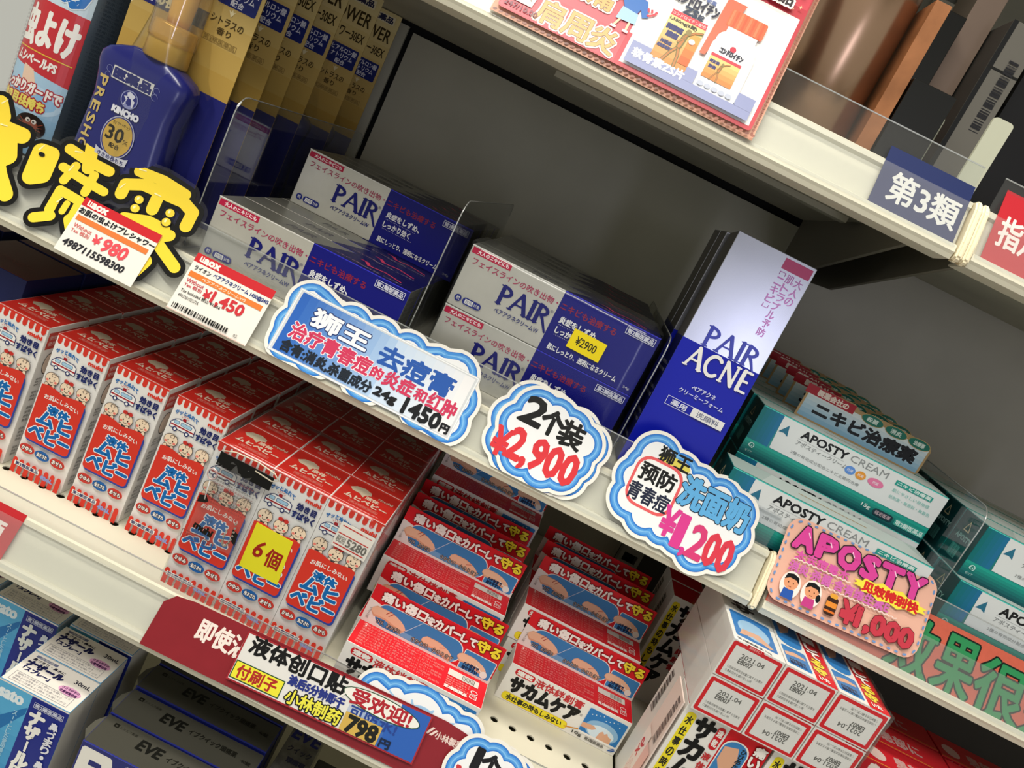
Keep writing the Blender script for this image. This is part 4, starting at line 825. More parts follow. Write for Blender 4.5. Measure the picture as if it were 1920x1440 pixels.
# insect repellent can at the far left
cx, cy, R = -461, 690, 36
ringc = lambda z, r, x=cx, y=cy: [(x+r*math.cos(a), y+r*math.sin(a), z) for a in [2*math.pi*k/48 for k in range(48)]]
can = loft('aerosol_can', [ringc(ZM+.2, R-2), ringc(ZM+3, R), ringc(48, R), ringc(56, R-5), ringc(62, R-12)], M('#4A5560', .3, .3)); tag(can, 'white and red insect repellent aerosol can at the far edge of the middle shelf', 'spray can')
loft('nozzle_cap', [ringc(62, 20), ringc(76, 19), ringc(80, 15)], M('#E4E4E0', .35), can)
A = Art(rough=.3)
A.grad(-31, 0, 24, 210, '#7FB2DA', '#DCE6EC', 10, True); A.poly([(-31, 150), (24, 150), (24, 92), (-31, 98)], '#C42A34')
A.ell(-2, 74, 26, 12, '#BAD6EC'); A.ell(0, 74, 20, 8, '#8FBEE2'); A.poly([(-14, 98), (-4, 96), (4, 78), (-4, 74), (-12, 82)], '#E8C8B0')
A.text('虫よけ', -29, 114, 20, 144, '#F2EFEA', b=1.3); A.rect(-29, 109.6, 22, 110.4, '#E4C23A'); A.text('ムシペールPS', -26, 99.6, 12, 107, '#F2EFEA', b=.4); A.text('この', -26, 154, 18, 176, '#1F6FC0', b=2.0, ol='#E6ECF0', ow=.8)
A.text('しっかりガードで', -31, 77, 22, 85.6, '#F2EFEA', b=.5, ol='#B02030', ow=.9); A.text('効き目長持ち', -31, 66, 12, 74.4, '#F0DE6A', b=.5, ol='#B02030', ow=.9)
A.ell(6, 53, 12, 10, '#2A1F1C'); A.ell(6, 54, 6, 4.4, '#9C4A34'); A.ell(3.6, 57.4, 1.9, 1.9, '#E4DCD4'); A.ell(8.4, 57.4, 1.9, 1.9, '#E4DCD4'); A.ell(4, 57.2, .7, .7, '#1A1412'); A.ell(8, 57.2, .7, .7, '#1A1412'); A.text('マダニ', -3, 46.6, 12, 51.6, '#D6C04A', b=.3)
for a in (-1, 1):
    for k in range(3): A.line([(6+a*5, 55-k*1.6), (6+a*9, 57.6-k*3)], .5, '#9C4A34')
A.small(-52, 40, -33, 190, 46, '#1E2A38'); A.small(27, 20, 48, 190, 52, '#1E2A38', t='・使用に際しこの説明文を必ずお読みください')
def cyl(x, y, t):
    a = -math.pi/2+(x+2)/R; return (cx+(R+t)*math.cos(a), cy+(R+t)*math.sin(a), ZM+max(y-28, 2))
A.build('can_label', can, bend=cyl)
dup(can, (-2, 80, 0), label='insect repellent aerosol can standing behind the front one')
# ------------------------------------------------------------------ dark maroon cartons deep on the lower shelf
for i, (x, y) in enumerate(((-474, 640), (-560, 640), (-474, 720), (-560, 720))):
    k = box('maroon_carton', (0, 0, 0), (70, 76, 138), (M('#1E2450', .4), M('#4E1414', .4), M('#1E2450', .4), M('#1E2450', .4), M('#3A1010', .4), M('#3A1010', .4)), loc=(x, y, ZL+.1), bev=.5)
    tag(k, 'dark maroon topped carton at the far edge of the lower shelf, %s' % ('front inner', 'front outer', 'rear inner', 'rear outer')[i], 'carton')
    A = Art(); A.text('ムヒベビー', 14, 22, 56, 34, '#5E2422', b=.4); A.rect(0, .4, 70, 1.4, '#7A2430'); A.build('top_print', k, (0, 0, 138), (1, 0, 0), (0, 1, 0), (0, 0, 1))
# ------------------------------------------------------------------ signs in the price rails
PAPER = M('#EAE6DE', .5, 0, .02, 90)
def rotm(roll=0): return (Matrix.Rotation(-TILT, 3, 'X') @ Matrix.Rotation(-math.radians(roll), 3, 'Y')).to_euler()
def sign(name, outline, lev, u0, v0, off, mat, label, cat, roll=0, t=.35, edge=None):
    """outline in absolute rail millimetres; (u0, v0) is the sign's own origin"""
    k = .98 if lev == 'l' else 1
    o = plate(name, [(a-u0, b-v0) for a, b in outline], t, mat, RP(lev, u0*k, v0*k, off), rotm(roll), edge=edge); o.scale = (k, k, k)
    tag(o, label, cat); return o
def put(A, name, o, u0, v0, **k): return A.build(name, o, (-u0, 0, -v0), **k)
SB, SB2, SB3 = '#2F79C8', '#6FB0E4', '#ECEDEF'
def cloud_sign(name, lev, cir, off, label, art, u0, v0, cut=None, name_big=False, c=None):
    cx_, cy_ = c or (sum(q[0] for q in cir)/len(cir), sum(q[1] for q in cir)/len(cir)); n_ = []
    for x, y, rr_ in cir:
        if name_big: d_ = (0, -6 if y > cy_ else 6) if cx_-62 < x < cx_+62 else (-6 if x > cx_ else 6, 0)
        else: l_ = math.hypot(x-cx_, y-cy_) or 1; d_ = (-(x-cx_)/l_*min(6, l_), -(y-cy_)/l_*min(6, l_))
        n_.append((x+d_[0], y+d_[1], rr_+5.2))
    cir = n_
    lim = lambda pts: [(a, max(b, cut)) for a, b in pts] if cut is not None else pts
    o = sign(name, lim(cloud(cir, 0, c=c)), lev, u0, v0, off, PAPER, label, 'price sign')
    A = Art(rough=.4)
    for g, col in ((-2.8, '#2A6FC4'), (-3.6, '#3F8AD6'), (-4.6, '#5C9FDE'), (-5.8, '#7FBAEA'), (-6.8, '#4F97DC'), (-8.0, '#2F76CA'), (-9.0, '#E9EAEC')):
        A.poly(lim(cloud(cir, g, c=c)), col)
    art(A); put(A, 'sign_print', o, u0, v0, step=.03); return o
# yellow hand-cut film sign
YEL = '#F2D440'
wen = [([(-459, 80), (-451, 71)], 13), ([(-480, 60), (-458, 63), (-430, 65)], 13), ([(-478, 40), (-455, 50), (-440, 44), (-428, 30), (-416, 19)], 12), ([(-436, 56), (-430, 46), (-440, 32), (-462, 22), (-485, 17)], 13), ([(-470, 50), (-440, 56)], 13)]
chong = [([(-520, 62), (-492, 62), (-492, 42), (-520, 42), (-520, 62)], 9), ([(-506, 78), (-506, 20)], 10), ([(-524, 20), (-488, 22)], 10)]
pen = [([(-411, 61), (-403, 62), (-400, 45), (-407, 40), (-411, 61)], 13), ([(-380, 84), (-373, 66)], 10), ([(-393, 73), (-376, 71), (-358, 71)], 8.5), ([(-390, 58), (-370, 56), (-353, 55)], 7), ([(-382, 63), (-384, 49)], 7), ([(-366, 63), (-365, 48)], 7),
       ([(-382, 41), (-381, 24)], 7.5), ([(-381, 41), (-364, 40), (-363, 24)], 7.5), ([(-372, 34), (-372, 27)], 5), ([(-378, 20), (-388, 13)], 8), ([(-364, 24), (-354, 12)], 8.5)]
wu = [([(-338, 82), (-318, 84), (-298, 82)], 8.5), ([(-341, 60), (-342, 68), (-330, 74), (-312, 75), (-296, 76), (-286, 72), (-285, 60)], 9.5), ([(-317, 82), (-314, 60)], 9.5), ([(-329, 44), (-312, 50), (-298, 50)], 9.5), ([(-330, 34), (-308, 40), (-300, 42), (-292, 48)], 9), ([(-306, 44), (-312, 26), (-322, 14)], 9), ([(-326, 26), (-304, 28), (-297, 22), (-300, 12), (-308, 10)], 9), ([(-296, 38), (-276, 28)], 9)]
strokes = chong+wen+pen+wu
FILMS = clear('laminate_film', base=.05, rough=.12, milk=.02)
ys = empty('spray_sign', RP('m', -400, 8, 8.6), rotm(0)); tag(ys, 'yellow and black hand-cut Chinese lettering sign on clear film under the spray bottles', 'sign')
def inkmesh(name, wd, mat, y0, th, parts):
    """thick strokes cut from sheet: fused into one outline with a boolean-free height field of capsules"""
    vs = []; fs = []
    for pts, ww in parts:
        B = Art(); pp = []
        for (a, b), (c, d) in zip(pts, pts[1:]): pp += [(a+(c-a)*k/4+400, b+(d-b)*k/4-8) for k in range(4)]
        pp.append((pts[-1][0]+400, pts[-1][1]-8)); w = (ww+wd)/2
        for q in pp: k = len(vs); vs += [(q[0]+w*math.cos(t*math.pi/9), q[1]+w*math.sin(t*math.pi/9)) for t in range(18)]; fs.append(tuple(range(k, k+18)))
        for a, b in zip(pp, pp[1:]):
            d = np.array(b)-np.array(a); d = d/(np.hypot(*d) or 1)*w; n_ = np.array([-d[1], d[0]]); k = len(vs); vs += [tuple(np.array(a)-n_), tuple(np.array(b)-n_), tuple(np.array(b)+n_), tuple(np.array(a)+n_)]; fs.append((k, k+1, k+2, k+3))
    vs, fs = union(vs, fs); A = Art(); A.raw(vs, fs, mat)
    return A.build(name, ys, (0, -y0, 0), step=0, off=th)
inkmesh('clear_film', 13, FILMS, 0, 0, strokes)
inkmesh('black_outline', 7.5, '#121212', .3, .1, strokes)
o = inkmesh('yellow_letters', 0, M(YEL, .35), .5, .25, strokes)
A = Art(rough=.3)
for x, y, a in ((-456, 83, 60), (-412, 64, 75), (-386, 74, 20), (-384, 60, 80), (-336, 84, 10), (-343, 66, 70), (-316, 72, 0), (-378, 34, 70), (-303, 30, 60), (-446, 66, 10)):
    r = math.radians(a); A.line([(x+400-2.6*math.cos(r), y-8-2.6*math.sin(r)), (x+400+2.6*math.cos(r), y-8+2.6*math.sin(r))], 1.2, '#FAF0B4', w1=.6)
for x, y in ((-326.5, 62), (-325.5, 54.6), (-300.5, 63.6), (-299.4, 56)): A.ell(x+400, y-8, 4.2, 4.0, '#121212'); A.ell(x+400, y-8, 3.5, 3.3, YEL); A.ell(x+399, y-7.4, .9, 1.4, '#FAF0B4')
A.ell(9.6-18.4, 51, 2.6, 1.7, '#121212'); A.ell(-58, 42, 2.6, 1.6, '#121212')
hl = A.build('highlights', ys, (0, -.8, 0)); hl['kind'] = 'stuff'
# price tickets
def ticket(u, v, w, h, roll, art, label):
    o = sign('price_ticket', [(u, v), (u+w, v), (u+w, v+h), (u, v+h)], 'm', u, v, 10.5, PAPER, label, 'price ticket', roll, .4)
    A = Art(rough=.45); A.rect(0, h-7.2, w, h, '#C9262E')
    A.line([(4.4, h-1.8), (4.4, h-5.2), (7, h-5.2)], 1.1, '#F2ECE4'); A.line([(6.3, h-1.8), (6.3, h-4.2)], .9, '#F2ECE4'); A.text('aox', 7.6, h-5.8, 20.5, h-2, '#F2ECE4', b=.45)
    art(A, w, h); A.build('ticket_print', o); return o
def a980(A, w, h):
    A.text('お肌の虫よけプレシャワー', 1.2, h-13.2, w-.6, h-8.4, '#2A2A2E', b=.28); A.rect(2, h-19, w-3, h-14.6, '#DE7A3C')
    A.text('Without', 3.6, h-24.6, 18.6, h-21.4, '#D06A66', b=.08); A.text('Tax 税別', 3.6, h-28.6, 18.6, h-25.4, '#D06A66', b=.08)
    A.text('¥', 22, h-29.6, 28, h-22.6, '#E0505A', b=.3); A.text('980', 30, h-31.5, 50, h-21.4, '#E0505A', b=.55, sh=.1); A.text('4987115598300', 3, h-40, 54, h-34.6, '#2A2A30', b=.3, sh=.12)
ticket(-361.6, -.6, 65.5, 46, 0, a980, 'handwritten red and white price ticket reading 980 yen')
def a1450(A, w, h):
    A.text('ライオン', 3.4, h-13, 17, h-9.4, '#2A2A2E', b=.1); A.text('ペアアクネクリーム 1450@24G', 19, h-13, w-1, h-9, '#2A3A7A', b=.15); A.rect(2, h-19.2, w-3, h-14.8, '#E07A34'); A.text('ペアアクネクリームW2', 13, h-18.4, 50, h-15.8, '#F2DCC4', b=.08)
    A.text('Without', 3, h-23.8, 17.4, h-20.8, '#C24650', b=.08); A.text('Tax 税別', 3, h-27.4, 17.4, h-24.6, '#C24650', b=.08); A.text('¥', 19.5, h-29.6, 25, h-22.6, '#C8313A', b=.3); A.text('1,450', 26.5, h-31.4, 52.5, h-21.2, '#C8313A', b=.5)
    A.text('Tax Included 税込 ¥1,566', 3, h-32.4, 36, h-29.4, '#2A2A2A', b=.05); A.text('4903301025726', 3, h-36.4, 20, h-34, '#2A2A2A')
    rr_ = random.Random(3); x = 3
    while x < 50: ww = rr_.choice((.5, .5, .9, 1.3)); A.rect(x, 2.2, x+ww, 6.4, '#1A1A1A'); x += ww+rr_.choice((.5, .8, 1.1))
    A.text('05', 55, 2.4, 58, 4.8, '#3A3A3A'); A.rect(0, 0, w, .5, '#D8B0A4')
ticket(-265.4, -1.5, 66.5, 48, .4, a1450, 'printed price ticket with barcode reading 1,450 yen')
# large blue cloud sign with a holder card
cir = [(-178, 50, 15), (-160, 54, 13), (-138, 56, 13.5), (-114, 56.5, 13.5), (-90, 57, 13.5), (-66, 57, 13.5), (-44, 53, 15), (-35, 36, 15), (-33, 18, 14), (-60, 14, 16), (-107, 14, 16), (-150, 14, 16), (-180, 30, 14), (-178, 18, 14), (-107, 40, 20)]
def a_big(A):
    A.rect(-185, 5.6, -31, 59, '#CFD2D6'); A.frame(-184, 6, -31.6, 58.4, .7, '#F2F3F4')
    L = A.L; A.grad(-181.5, 7.5, -100, 56.6, '#2C62B8', '#A9C4E4', 12); A.grad(-100, 7.5, -34, 56.6, '#C2D4EA', '#E9E8EA', 8)
    A.text('狮王', -166, 36.5, -119, 50.5, '#E9ECF2', b=0.71, ol='#24366E', ow=.8); A.text('去痘膏', -108, 33.5, -46, 50, '#2656A8', b=0.68)
    A.text('治疗青春痘', -176, 21, -109, 34, '#C8365A', b=0.50, ol='#EDE6EC', ow=.6); A.text('的', -107, 22.5, -98, 31, '#C8365A', b=.5, ol='#EDE6EC', ow=.4); A.text('炎症', -96, 21, -72, 33, '#C8365A', b=0.50); A.text('和', -70, 22, -61, 31, '#C8365A', b=.4); A.text('红肿', -59, 20.6, -36, 33.5, '#C8365A', b=0.43)
    A.text('含有:消炎,杀菌成分', -177, 9.2, -101, 18.6, '#1C2430', b=.45); A.text('24g', -98, 9.6, -80, 17.8, '#16181C', b=0.56); A.text('1450', -73, 8.6, -43, 20.4, '#16181C', b=0.81); A.text('円', -41, 9, -34.6, 15.4, '#16181C', b=.5)
cloud_sign('cloud_sign', 'm', cir, 7.2, 'wide blue cloud sign with Chinese lettering and the price 1450円', a_big, -107, 8, cut=2.2, name_big=True, c=(-107, 34))
# 2,900 sign and the one behind it
cir = [(16, 60, 16), (34, 64, 14), (52, 60, 14), (66, 52, 13.5), (66, 34, 12), (60, 20, 13), (42, 14, 14), (20, 16, 14), (8, 24, 12), (6, 42, 14), (36, 40, 22)]
cloud_sign('cloud_sign', 'm', [(a+(-7 if a < 36 else 5), b+(1 if b > 40 else -1), r) for a, b, r in cir], 6.3, 'white and blue cloud sign mostly hidden behind the 2,900 sign', lambda A: None, 36, 10, cut=3.5, c=(36, 40))
def a_2900(A):
    A.text('2', 8, 45, 25, 66, '#111111', b=1.05, sh=.1); A.text('个', 25, 44, 42, 63, '#111111', b=0.99); A.text('装', 41, 42, 60, 62, '#111111', b=0.74)
    A.text('¥', -1.5, 13, 11, 34, '#D6363E', b=0.93); A.text('2,900', 10.5, 11.5, 66, 39, '#D6363E', b=1.18)
cloud_sign('cloud_sign', 'm', cir, 7.4, 'blue cloud sign with black 2个装 and red price 2,900 yen', a_2900, 36, 10, cut=3.5, c=(36, 40))
# 1,200 sign
cir = [(112, 70, 16), (134, 68, 14), (156, 66, 14), (178, 64, 13.5), (194, 58, 13.5), (198, 40, 13), (192, 22, 14), (176, 12, 13.5), (158, 15, 12), (140, 16, 12), (122, 20, 14), (106, 28, 14), (102, 46, 13), (106, 58, 13), (150, 42, 26), (125, 42, 20), (175, 40, 22)]
def a_1200(A):
    A.ell(131, 68.5, 13, 4.4, '#D9CC5A', .0); A.text('狮王', 117, 65, 143, 77.5, '#141414', b=0.43)
    A.rr(104.5, 26, 143, 66, 11, '#DE5A5E'); A.rr(106.6, 28.2, 140.8, 63.8, 9.6, '#ECECEC'); A.text('预防', 109, 46.5, 138, 60.5, '#141414', b=0.50); A.text('青春痘', 106.5, 30, 139.5, 43.5, '#20263C', b=0.37)
    A.text('洗面奶', 143.5, 43, 199, 66, '#5FA8DC', b=1.05, ol='#1A2438', ow=.6)
    A.text('¥', 139.5, 16, 151, 38, '#D23C8C', b=0.87); A.text('1', 152.5, 12, 159, 37, '#D23C8C', b=0.99); A.text(',', 161, 8, 164, 14, '#D23C8C', b=0.81); A.text('2', 165, 10.5, 177, 35, '#CE3C74', b=1.05); A.text('00', 178, 10.5, 199, 35, '#D23A4C', b=1.12)
cloud_sign('cloud_sign', 'm', cir, 7.8, 'blue cloud sign for face wash with pink price 1,200 yen', a_1200, 150, 8, cut=None, c=(150, 42))
# pink sign and orange-red banner in the next bay
o = sign('product_banner', [(237, 2), (520, 2), (520, 56), (237, 56)], 'm', 237, 2, 3.2, M('#C8604C', .5, 0, .05, 200), 'orange-red banner with green Chinese letters in the next bay rail', 'sign', 0)
A = Art(rough=.45)
for t, a, b, c, d in (('效', 336, 5, 370, 50), ('果', 374, 6, 404, 50), ('很', 407, 5, 446, 48), ('好', 449, 5, 486, 48)): A.text(t, a, b, c, d, '#2F8A55', b=.9, ol='#10221A', ow=1.3)
put(A, 'banner_print', o, 237, 2)
out = rrect(0, 0, 124, 66, 12)
o = sign('pink_price_sign', [(a+232, b+10) for a, b in out], 'm', 232, 10, 7.4, M('#E8B4A0', .4), 'pink price sign with bubble lettering, two faces and price 1,000 yen', 'price sign', 2.9)
A = Art(rough=.4)
per = rrect(2.2, 2.2, 121.8, 63.8, 10, 8)
P = [per[0]]; L_ = []
for i in range(len(per)):
    a, b = np.array(per[i]), np.array(per[(i+1) % len(per)]); l = np.hypot(*(b-a)); n = max(1, int(l/1.5))
    L_ += [tuple(a+(b-a)*k/n) for k in range(n)]
for i in range(0, len(L_)-2, 4): A.line([L_[i], L_[i+1]], 1.5, '#6E93C8')
x = 8
for ch, w_ in zip('APOSTY', (17, 16, 18, 14, 18, 17)): A.text(ch, x, 44, x+w_-2.4, 60, '#D8469A', b=1.55, ol='#33202C', ow=.9); A.line([(x+w_*.5, 57), (x+w_*.62, 54)], .9, '#F6C6E0'); x += w_+1.4
A.text('太去痘毒木', 12, 35.5, 56, 42.5, '#D85AA8', b=.3); A.text('消炎·杀菌·含有维生素E', 10, 25.5, 92, 33.5, '#D068B4', b=.3)
A.line([(12+k*2, 34.6+(k % 2)*1) for k in range(24)], .7, '#F2DCD6'); A.line([(34+k*2, 24+(k % 2)*1) for k in range(34)], .7, '#F2DCD6')
st = [(90+31*(1 if k % 2 else .88)*math.cos(k*math.pi/12), 38+6.6*(1.1 if k % 2 else .75)*math.sin(k*math.pi/12)) for k in range(24)]
A.poly(st, '#F2E24A'); A.text('见效特别快', 68, 34, 113, 41.5, '#D02A2A', b=.55)
for x, hair, body, girl in ((16, '#15171A', '#2A55A8', 0), (33, '#15171A', '#C03E84', 1)):
    A.ell(x, 15, 8, 10.5, '#EFE4DE'); A.poly([(x-5, 4.6), (x+5, 4.6), (x+4, 12), (x-4, 12)], body); A.ell(x, 17, 5.6, 5.4, '#E09A72'); A.poly([(x-5.8, 18), (x-4.6, 22.6), (x, 24), (x+5, 22.4), (x+6, 17.6), (x+3.6, 20), (x-2, 20.4)], hair)
    for s_ in (-2, 2): A.ell(x+s_, 16.8, .5, .5, '#3A2018')
    A.line([(x-1, 13.8), (x+1, 13.8)], .4, '#8A3A2A')
    if girl: A.ell(x+6, 14, 1.8, 3, hair)
A.rr(45.5, 6, 54.5, 20, 2, '#3A2218'); A.rect(45.8, 12, 54.2, 16, '#E08A34'); A.rr(47, 19, 53, 22.5, 1.5, '#E0A03A'); A.rect(45.8, 8, 54.2, 9.6, '#D8702A')
A.text('¥', 58, 6, 71, 22, '#C03A4A', b=0.81, ol='#5E1A22', ow=.5); A.text('1,000', 71, 5, 116, 21, '#C03A4A', b=1.2, ol='#5E1A22', ow=.5)
A.build('sign_print', o)
# class tickets of the upper shelves
o = sign('class_ticket', [(151, 3.2), (215, 3.2), (215, 52.5), (151, 52.5)], 'u', 151, 3.2, 3.4, M('#1E2B5C', .4), 'navy class ticket with white 第3類 at the end of the upper shelf', 'sign')
A = Art(); A.text('第3類', 160.5, 15, 211.5, 37, '#E6E4DE', b=.5); put(A, 'ticket_print', o, 151, 3.2)
o = sign('class_ticket', [(236, 5), (330, 5), (330, 62), (236, 62)], 'u', 236, 5, 3.4, M('#BE2430', .4), 'red class ticket with white 指定 at the corner of the next bay', 'sign')
A = Art(); A.text('指定第2類', 241, 21, 316, 44, '#F0E6DE', b=.5); put(A, 'ticket_print', o, 236, 5)
o = sign('class_ticket', [(-352, 3), (-292, 3), (-292, 45), (-352, 45)], 'l', -352, 3, 3.4, M('#BE2A30', .4), 'red class ticket with white 類 at the frame edge of the lower shelf', 'sign')
A = Art(); A.text('第2類', -348, 12, -301, 34, '#F0E2DA', b=.5); put(A, 'ticket_print', o, -352, 3)
# poster hanging on the upper rail
o = sign('poster', [(-135, 5.5), (62.5, 5.5), (62.5, 190), (-135, 190)], 'u', -135, 5.5, 8.2, M('#D9A48C', .35, 0, .12, 120), 'red and white medicine poster with bottle picture hanging on the upper rail', 'poster')
A = Art(rough=.33)
for k in range(44): A.ell(-132+k*4.5, 7.6, 1.6, .9, '#9A5A48' if k % 3 else '#7A4638', rot=.4); A.ell(60.6, 10+k*3, .9, 1.3, '#9A5A48')
A.rr(-131.5, 9.4, 58.6, 188, 3, '#C43A48'); L = A.L; A.grad(-130.6, 10.4, -45, 187, '#C8505C', '#E08A8C', 8, True); A.rect(-130.6, 110, 57.6, 187, '#D84A5A')
A.rect(-41.5, 12.6, 56, 101.5, '#F0EEEC'); A.rect(-44, 35, -41, 101.5, '#F0EEEC')
for t, a, b, c, d in (('肩', -106, 9, -88, 30), ('周', -86, 9, -68, 30), ('炎', -66.5, 9, -48, 30), ('腰', -100, 38, -82, 56), ('痛', -80, 38, -62, 56)): A.text(t, a, b+3, c, d, '#D69A5A', b=0.56, ol='#F2E6DA', ow=1.3); A.text(t, a, b+3, c, d, '#6A4630', b=0.74); A.text(t, a, b+3, c, d, '#E0A868', b=0.43)
# old man and woman drawings
A.ell(-118, 40, 9, 11, '#EFE9E0'); A.ell(-118, 50, 5, 5.6, '#E9C6A4'); A.poly([(-126, 18), (-110, 18), (-108, 40), (-128, 40)], '#EDE8DC'); A.poly([(-114, 26), (-109, 30), (-110, 36), (-115, 34)], '#E0B45A'); A.line([(-126, 40), (-112, 22)], .6, '#7A6A5A'); A.text('247/10.00', -128, 12.6, -104, 16.4, '#7A3A4A', b=.15)
A.ell(-49, 67, 5, 5.4, '#E9BE98'); A.poly([(-55, 66), (-54, 72), (-48, 74), (-42, 70), (-43, 63), (-46, 70), (-52, 70)], '#8A5A34'); A.poly([(-55, 63), (-42, 61), (-37, 50), (-41, 48), (-44, 53), (-45, 49), (-55, 50), (-58, 55), (-64, 53), (-64, 56), (-57, 60)], '#2466B4')
A.poly([(-56, 50), (-44, 49), (-43, 41), (-57, 40)], '#9CC0DC'); A.line([(-54, 40), (-56, 34)], 1.6, '#E9C6A4'); A.line([(-47, 40), (-47, 34)], 1.6, '#E9C6A4'); A.rect(-58, 32.6, -54, 34.4, '#EDE8E4'); A.rect(-49, 32.6, -45, 34.4, '#EDE8E4')
A.text('ッ', -40, 51, -33, 57, '#D23A4A', b=0.37)
A.text('ゼリア新薬', -18, 81, 0, 84, '#5A6AA0', b=.15); A.ell(-9, 88.5, 3, 3, '#C22A44'); A.ell(-9, 88.5, 1.6, 1.6, '#F0EEEC'); A.text('コンドロイチン', -27, 72, 4.5, 80, '#22243C', b=0.46); A.text('ZS', -18, 65.6, -8, 71.2, '#22304A', b=.5); A.text('錠', -7.4, 65.6, -3, 70, '#22304A', b=.2)
# carton picture
A.grad(-24.8, 24.5, 1.4, 60.5, '#C88A4A', '#E0CC8A', 6, True); A.rect(-24.8, 60.5, 1.4, 65, '#D83A4A'); A.text('コンドロイチン配合', -24, 61.4, 1, 64, '#F0DCD8'); A.text('1,560mg(6錠)', -24, 56.4, -4, 59.8, '#2A2A26', b=.15)
A.text('関節痛', -23.4, 50, -12, 54, '#2A2F6A', b=.4); A.text('腰痛', -21.6, 44.6, -13.4, 48.6, '#2A2F6A', b=.4); A.text('神経痛', -23, 38.6, -15, 41.4, '#2A2F6A', b=.2); A.text('肩関節周囲炎', -24, 35, -12.6, 37.6, '#2A2F6A', b=.15)
A.grad(-6, 30, 1.2, 54, '#D8602A', '#E89A4A', 4, True)
def man(x, y, s):
    for pts, w_ in (([(0, 0), (3, 8), (7, 15)], 2.2), ([(7, 15), (9, 8), (9.5, 0)], 2.4), ([(7, 15), (8, 24)], 4), ([(8, 24), (13, 29), (18, 31)], 1.8), ([(8, 22), (5, 18)], 1.6)): A.line([(x+a*s, y+b*s) for a, b in pts], w_*s, '#6E6A3A'); A.line([(x+a*s, y+b*s) for a, b in pts], w_*.55*s, '#B8743E')
    A.ell(x+9*s, y+27.4*s, 2*s, 2.4*s, '#8A7A4A')
man(-17, 26, 1.0); A.ell(-3.4, 48, 2.3, 2, '#D9D6D2')
# bottle picture
A.poly([(4, 44), (8, 44), (20, 91), (6, 91)], '#DC6A50'); A.rr(9, 18, 40.5, 60, 5, '#D8DBE2'); A.rr(10, 20, 39.5, 68, 8, '#F3F3F5'); A.rect(14, 66, 36, 72, '#E9EAEE'); A.rr(11.6, 71.4, 38.6, 85, 1.5, '#E06A44')
for k in range(8): A.rect(12.6+k*3.2, 72, 14.2+k*3.2, 84.6, '#D25C3C' if k % 2 else '#EC8058')
A.ell(24, 56.5, 2.2, 2.2, '#C22A44'); A.text('コンドロイチン', 16, 50.6, 33, 54.6, '#22243C', b=.3); A.grad(11.8, 29, 34, 46.5, '#D8803E', '#E8C47A', 5, True); A.rect(11.8, 46, 34, 48.4, '#D83A4A'); A.text('関節痛', 13, 41, 20, 43.6, '#2A2F6A', b=.15); A.text('腰痛', 13.6, 37, 19, 39.6, '#2A2F6A', b=.15); man(18, 29, .5)
for k in range(5): A.ell(14+k*5.2, 23.5, 2.4, 1.8, '#B4BACC')
PW = '#8C93BC'; A.rect(-39, 13.4, 53, 20, PW); A.poly([(-39, 20), (-24.8, 20), (-24.8, 29.8), (-39, 29.8)], PW); A.rect(1.4, 20, 9.4, 29.8, PW); A.rect(40.4, 20, 53, 29.8, PW); A.rect(-24.8, 20, 1.4, 24.4, PW)
A.text('软骨素ZS片', -36, 18.6, 2, 25.6, '#EDEEF4', b=.35)
A.text('同商品', 14, 105, 46, 116, '#F4EDE6', b=0.62, ol='#F4EDE6', ow=1.2); A.text('同商品', 14, 105, 46, 116, '#2A2026', b=0.37)
for x, y, r in ((51, 118, 2.6), (52.5, 108, 1.7), (48, 104.6, 1)): A.poly([(x+r*(1 if k % 2 == 0 else .35)*math.cos(k*math.pi/4), y+r*(1 if k % 2 == 0 else .35)*math.sin(k*math.pi/4)) for k in range(8)], '#F0C8A0')
put(A, 'poster_print', o, -135, 5.5)
# lower rail: long red banner, white hand-written card, cloud signs
o = sign('red_banner', [(-168, 1.5), (92, 1.5), (92, 45), (66, 48), (-30, 47), (-145, 45.5), (-160, 43.5), (-167, 36)], 'l', -168, 1.5, 6.6, M('#86222A', .45, 0, .04, 60), 'long dark red banner with white Chinese letters in the lower rail', 'sign', 1.1)
A = Art(rough=.45); A.text('即使沾', -134, 22, -93, 38, '#EDE0D8', b=0.56); A.text('小林製薬', 62, 33.4, 84, 39, '#E0C8C0', b=.2); A.poly([(54, 34), (56, 34), (60, 40), (58, 40)], '#E6D0C8'); A.poly([(57.4, 34), (59.4, 34), (63, 39), (61, 39)], '#E6D0C8'); put(A, 'banner_print', o, -168, 1.5)
W_, H_ = 153, 37
o = sign('handwritten_card', [(-98, 8.6), (-98+W_, 8.6), (-98+W_, 8.6+H_), (-98, 8.6+H_)], 'l', -98, 8.6, 9.4, M('#DAD8D4', .5), 'white handwritten card 液体创口贴 with the price 798円 on the red banner', 'price sign', 2.2)
A = Art(rough=.45); A.frame(-.2, -.2, W_+.2, H_+.2, 1.2, '#9E2830'); A.grad(92, 1, W_-1, 20, '#B4BCCC', '#2C5CAE', 6); A.rect(128, 1, W_-1, H_-1, '#2C5CAE'); L = A.L; A.grad(112, 1, 130, 19, '#4A72B4', '#2C5CAE', 3)
A.text('液体创口贴', 6, 23.5, 84, 36.6, '#121212', b=0.59); A.rect(1.4, 2, 41.5, 15.5, '#1E4A2C'); A.rect(2.2, 2.8, 40.7, 14.7, '#E4DC3A'); A.text('付刷子', 5, 3.8, 37, 13.6, '#A82A24', b=0.37)
A.text('涂后5分钟即干', 43, 14.8, 88, 22, '#26327E', b=.45); A.text(',', 84, 13, 85.6, 16, '#26327E', b=.3); A.text('可防水!', 94, 12.6, 132, 21, '#25408C', b=.3)
A.text('小林制药', 46, 2.4, 90, 12.6, '#E2DC48', b=.35, ol='#141414', ow=.9)
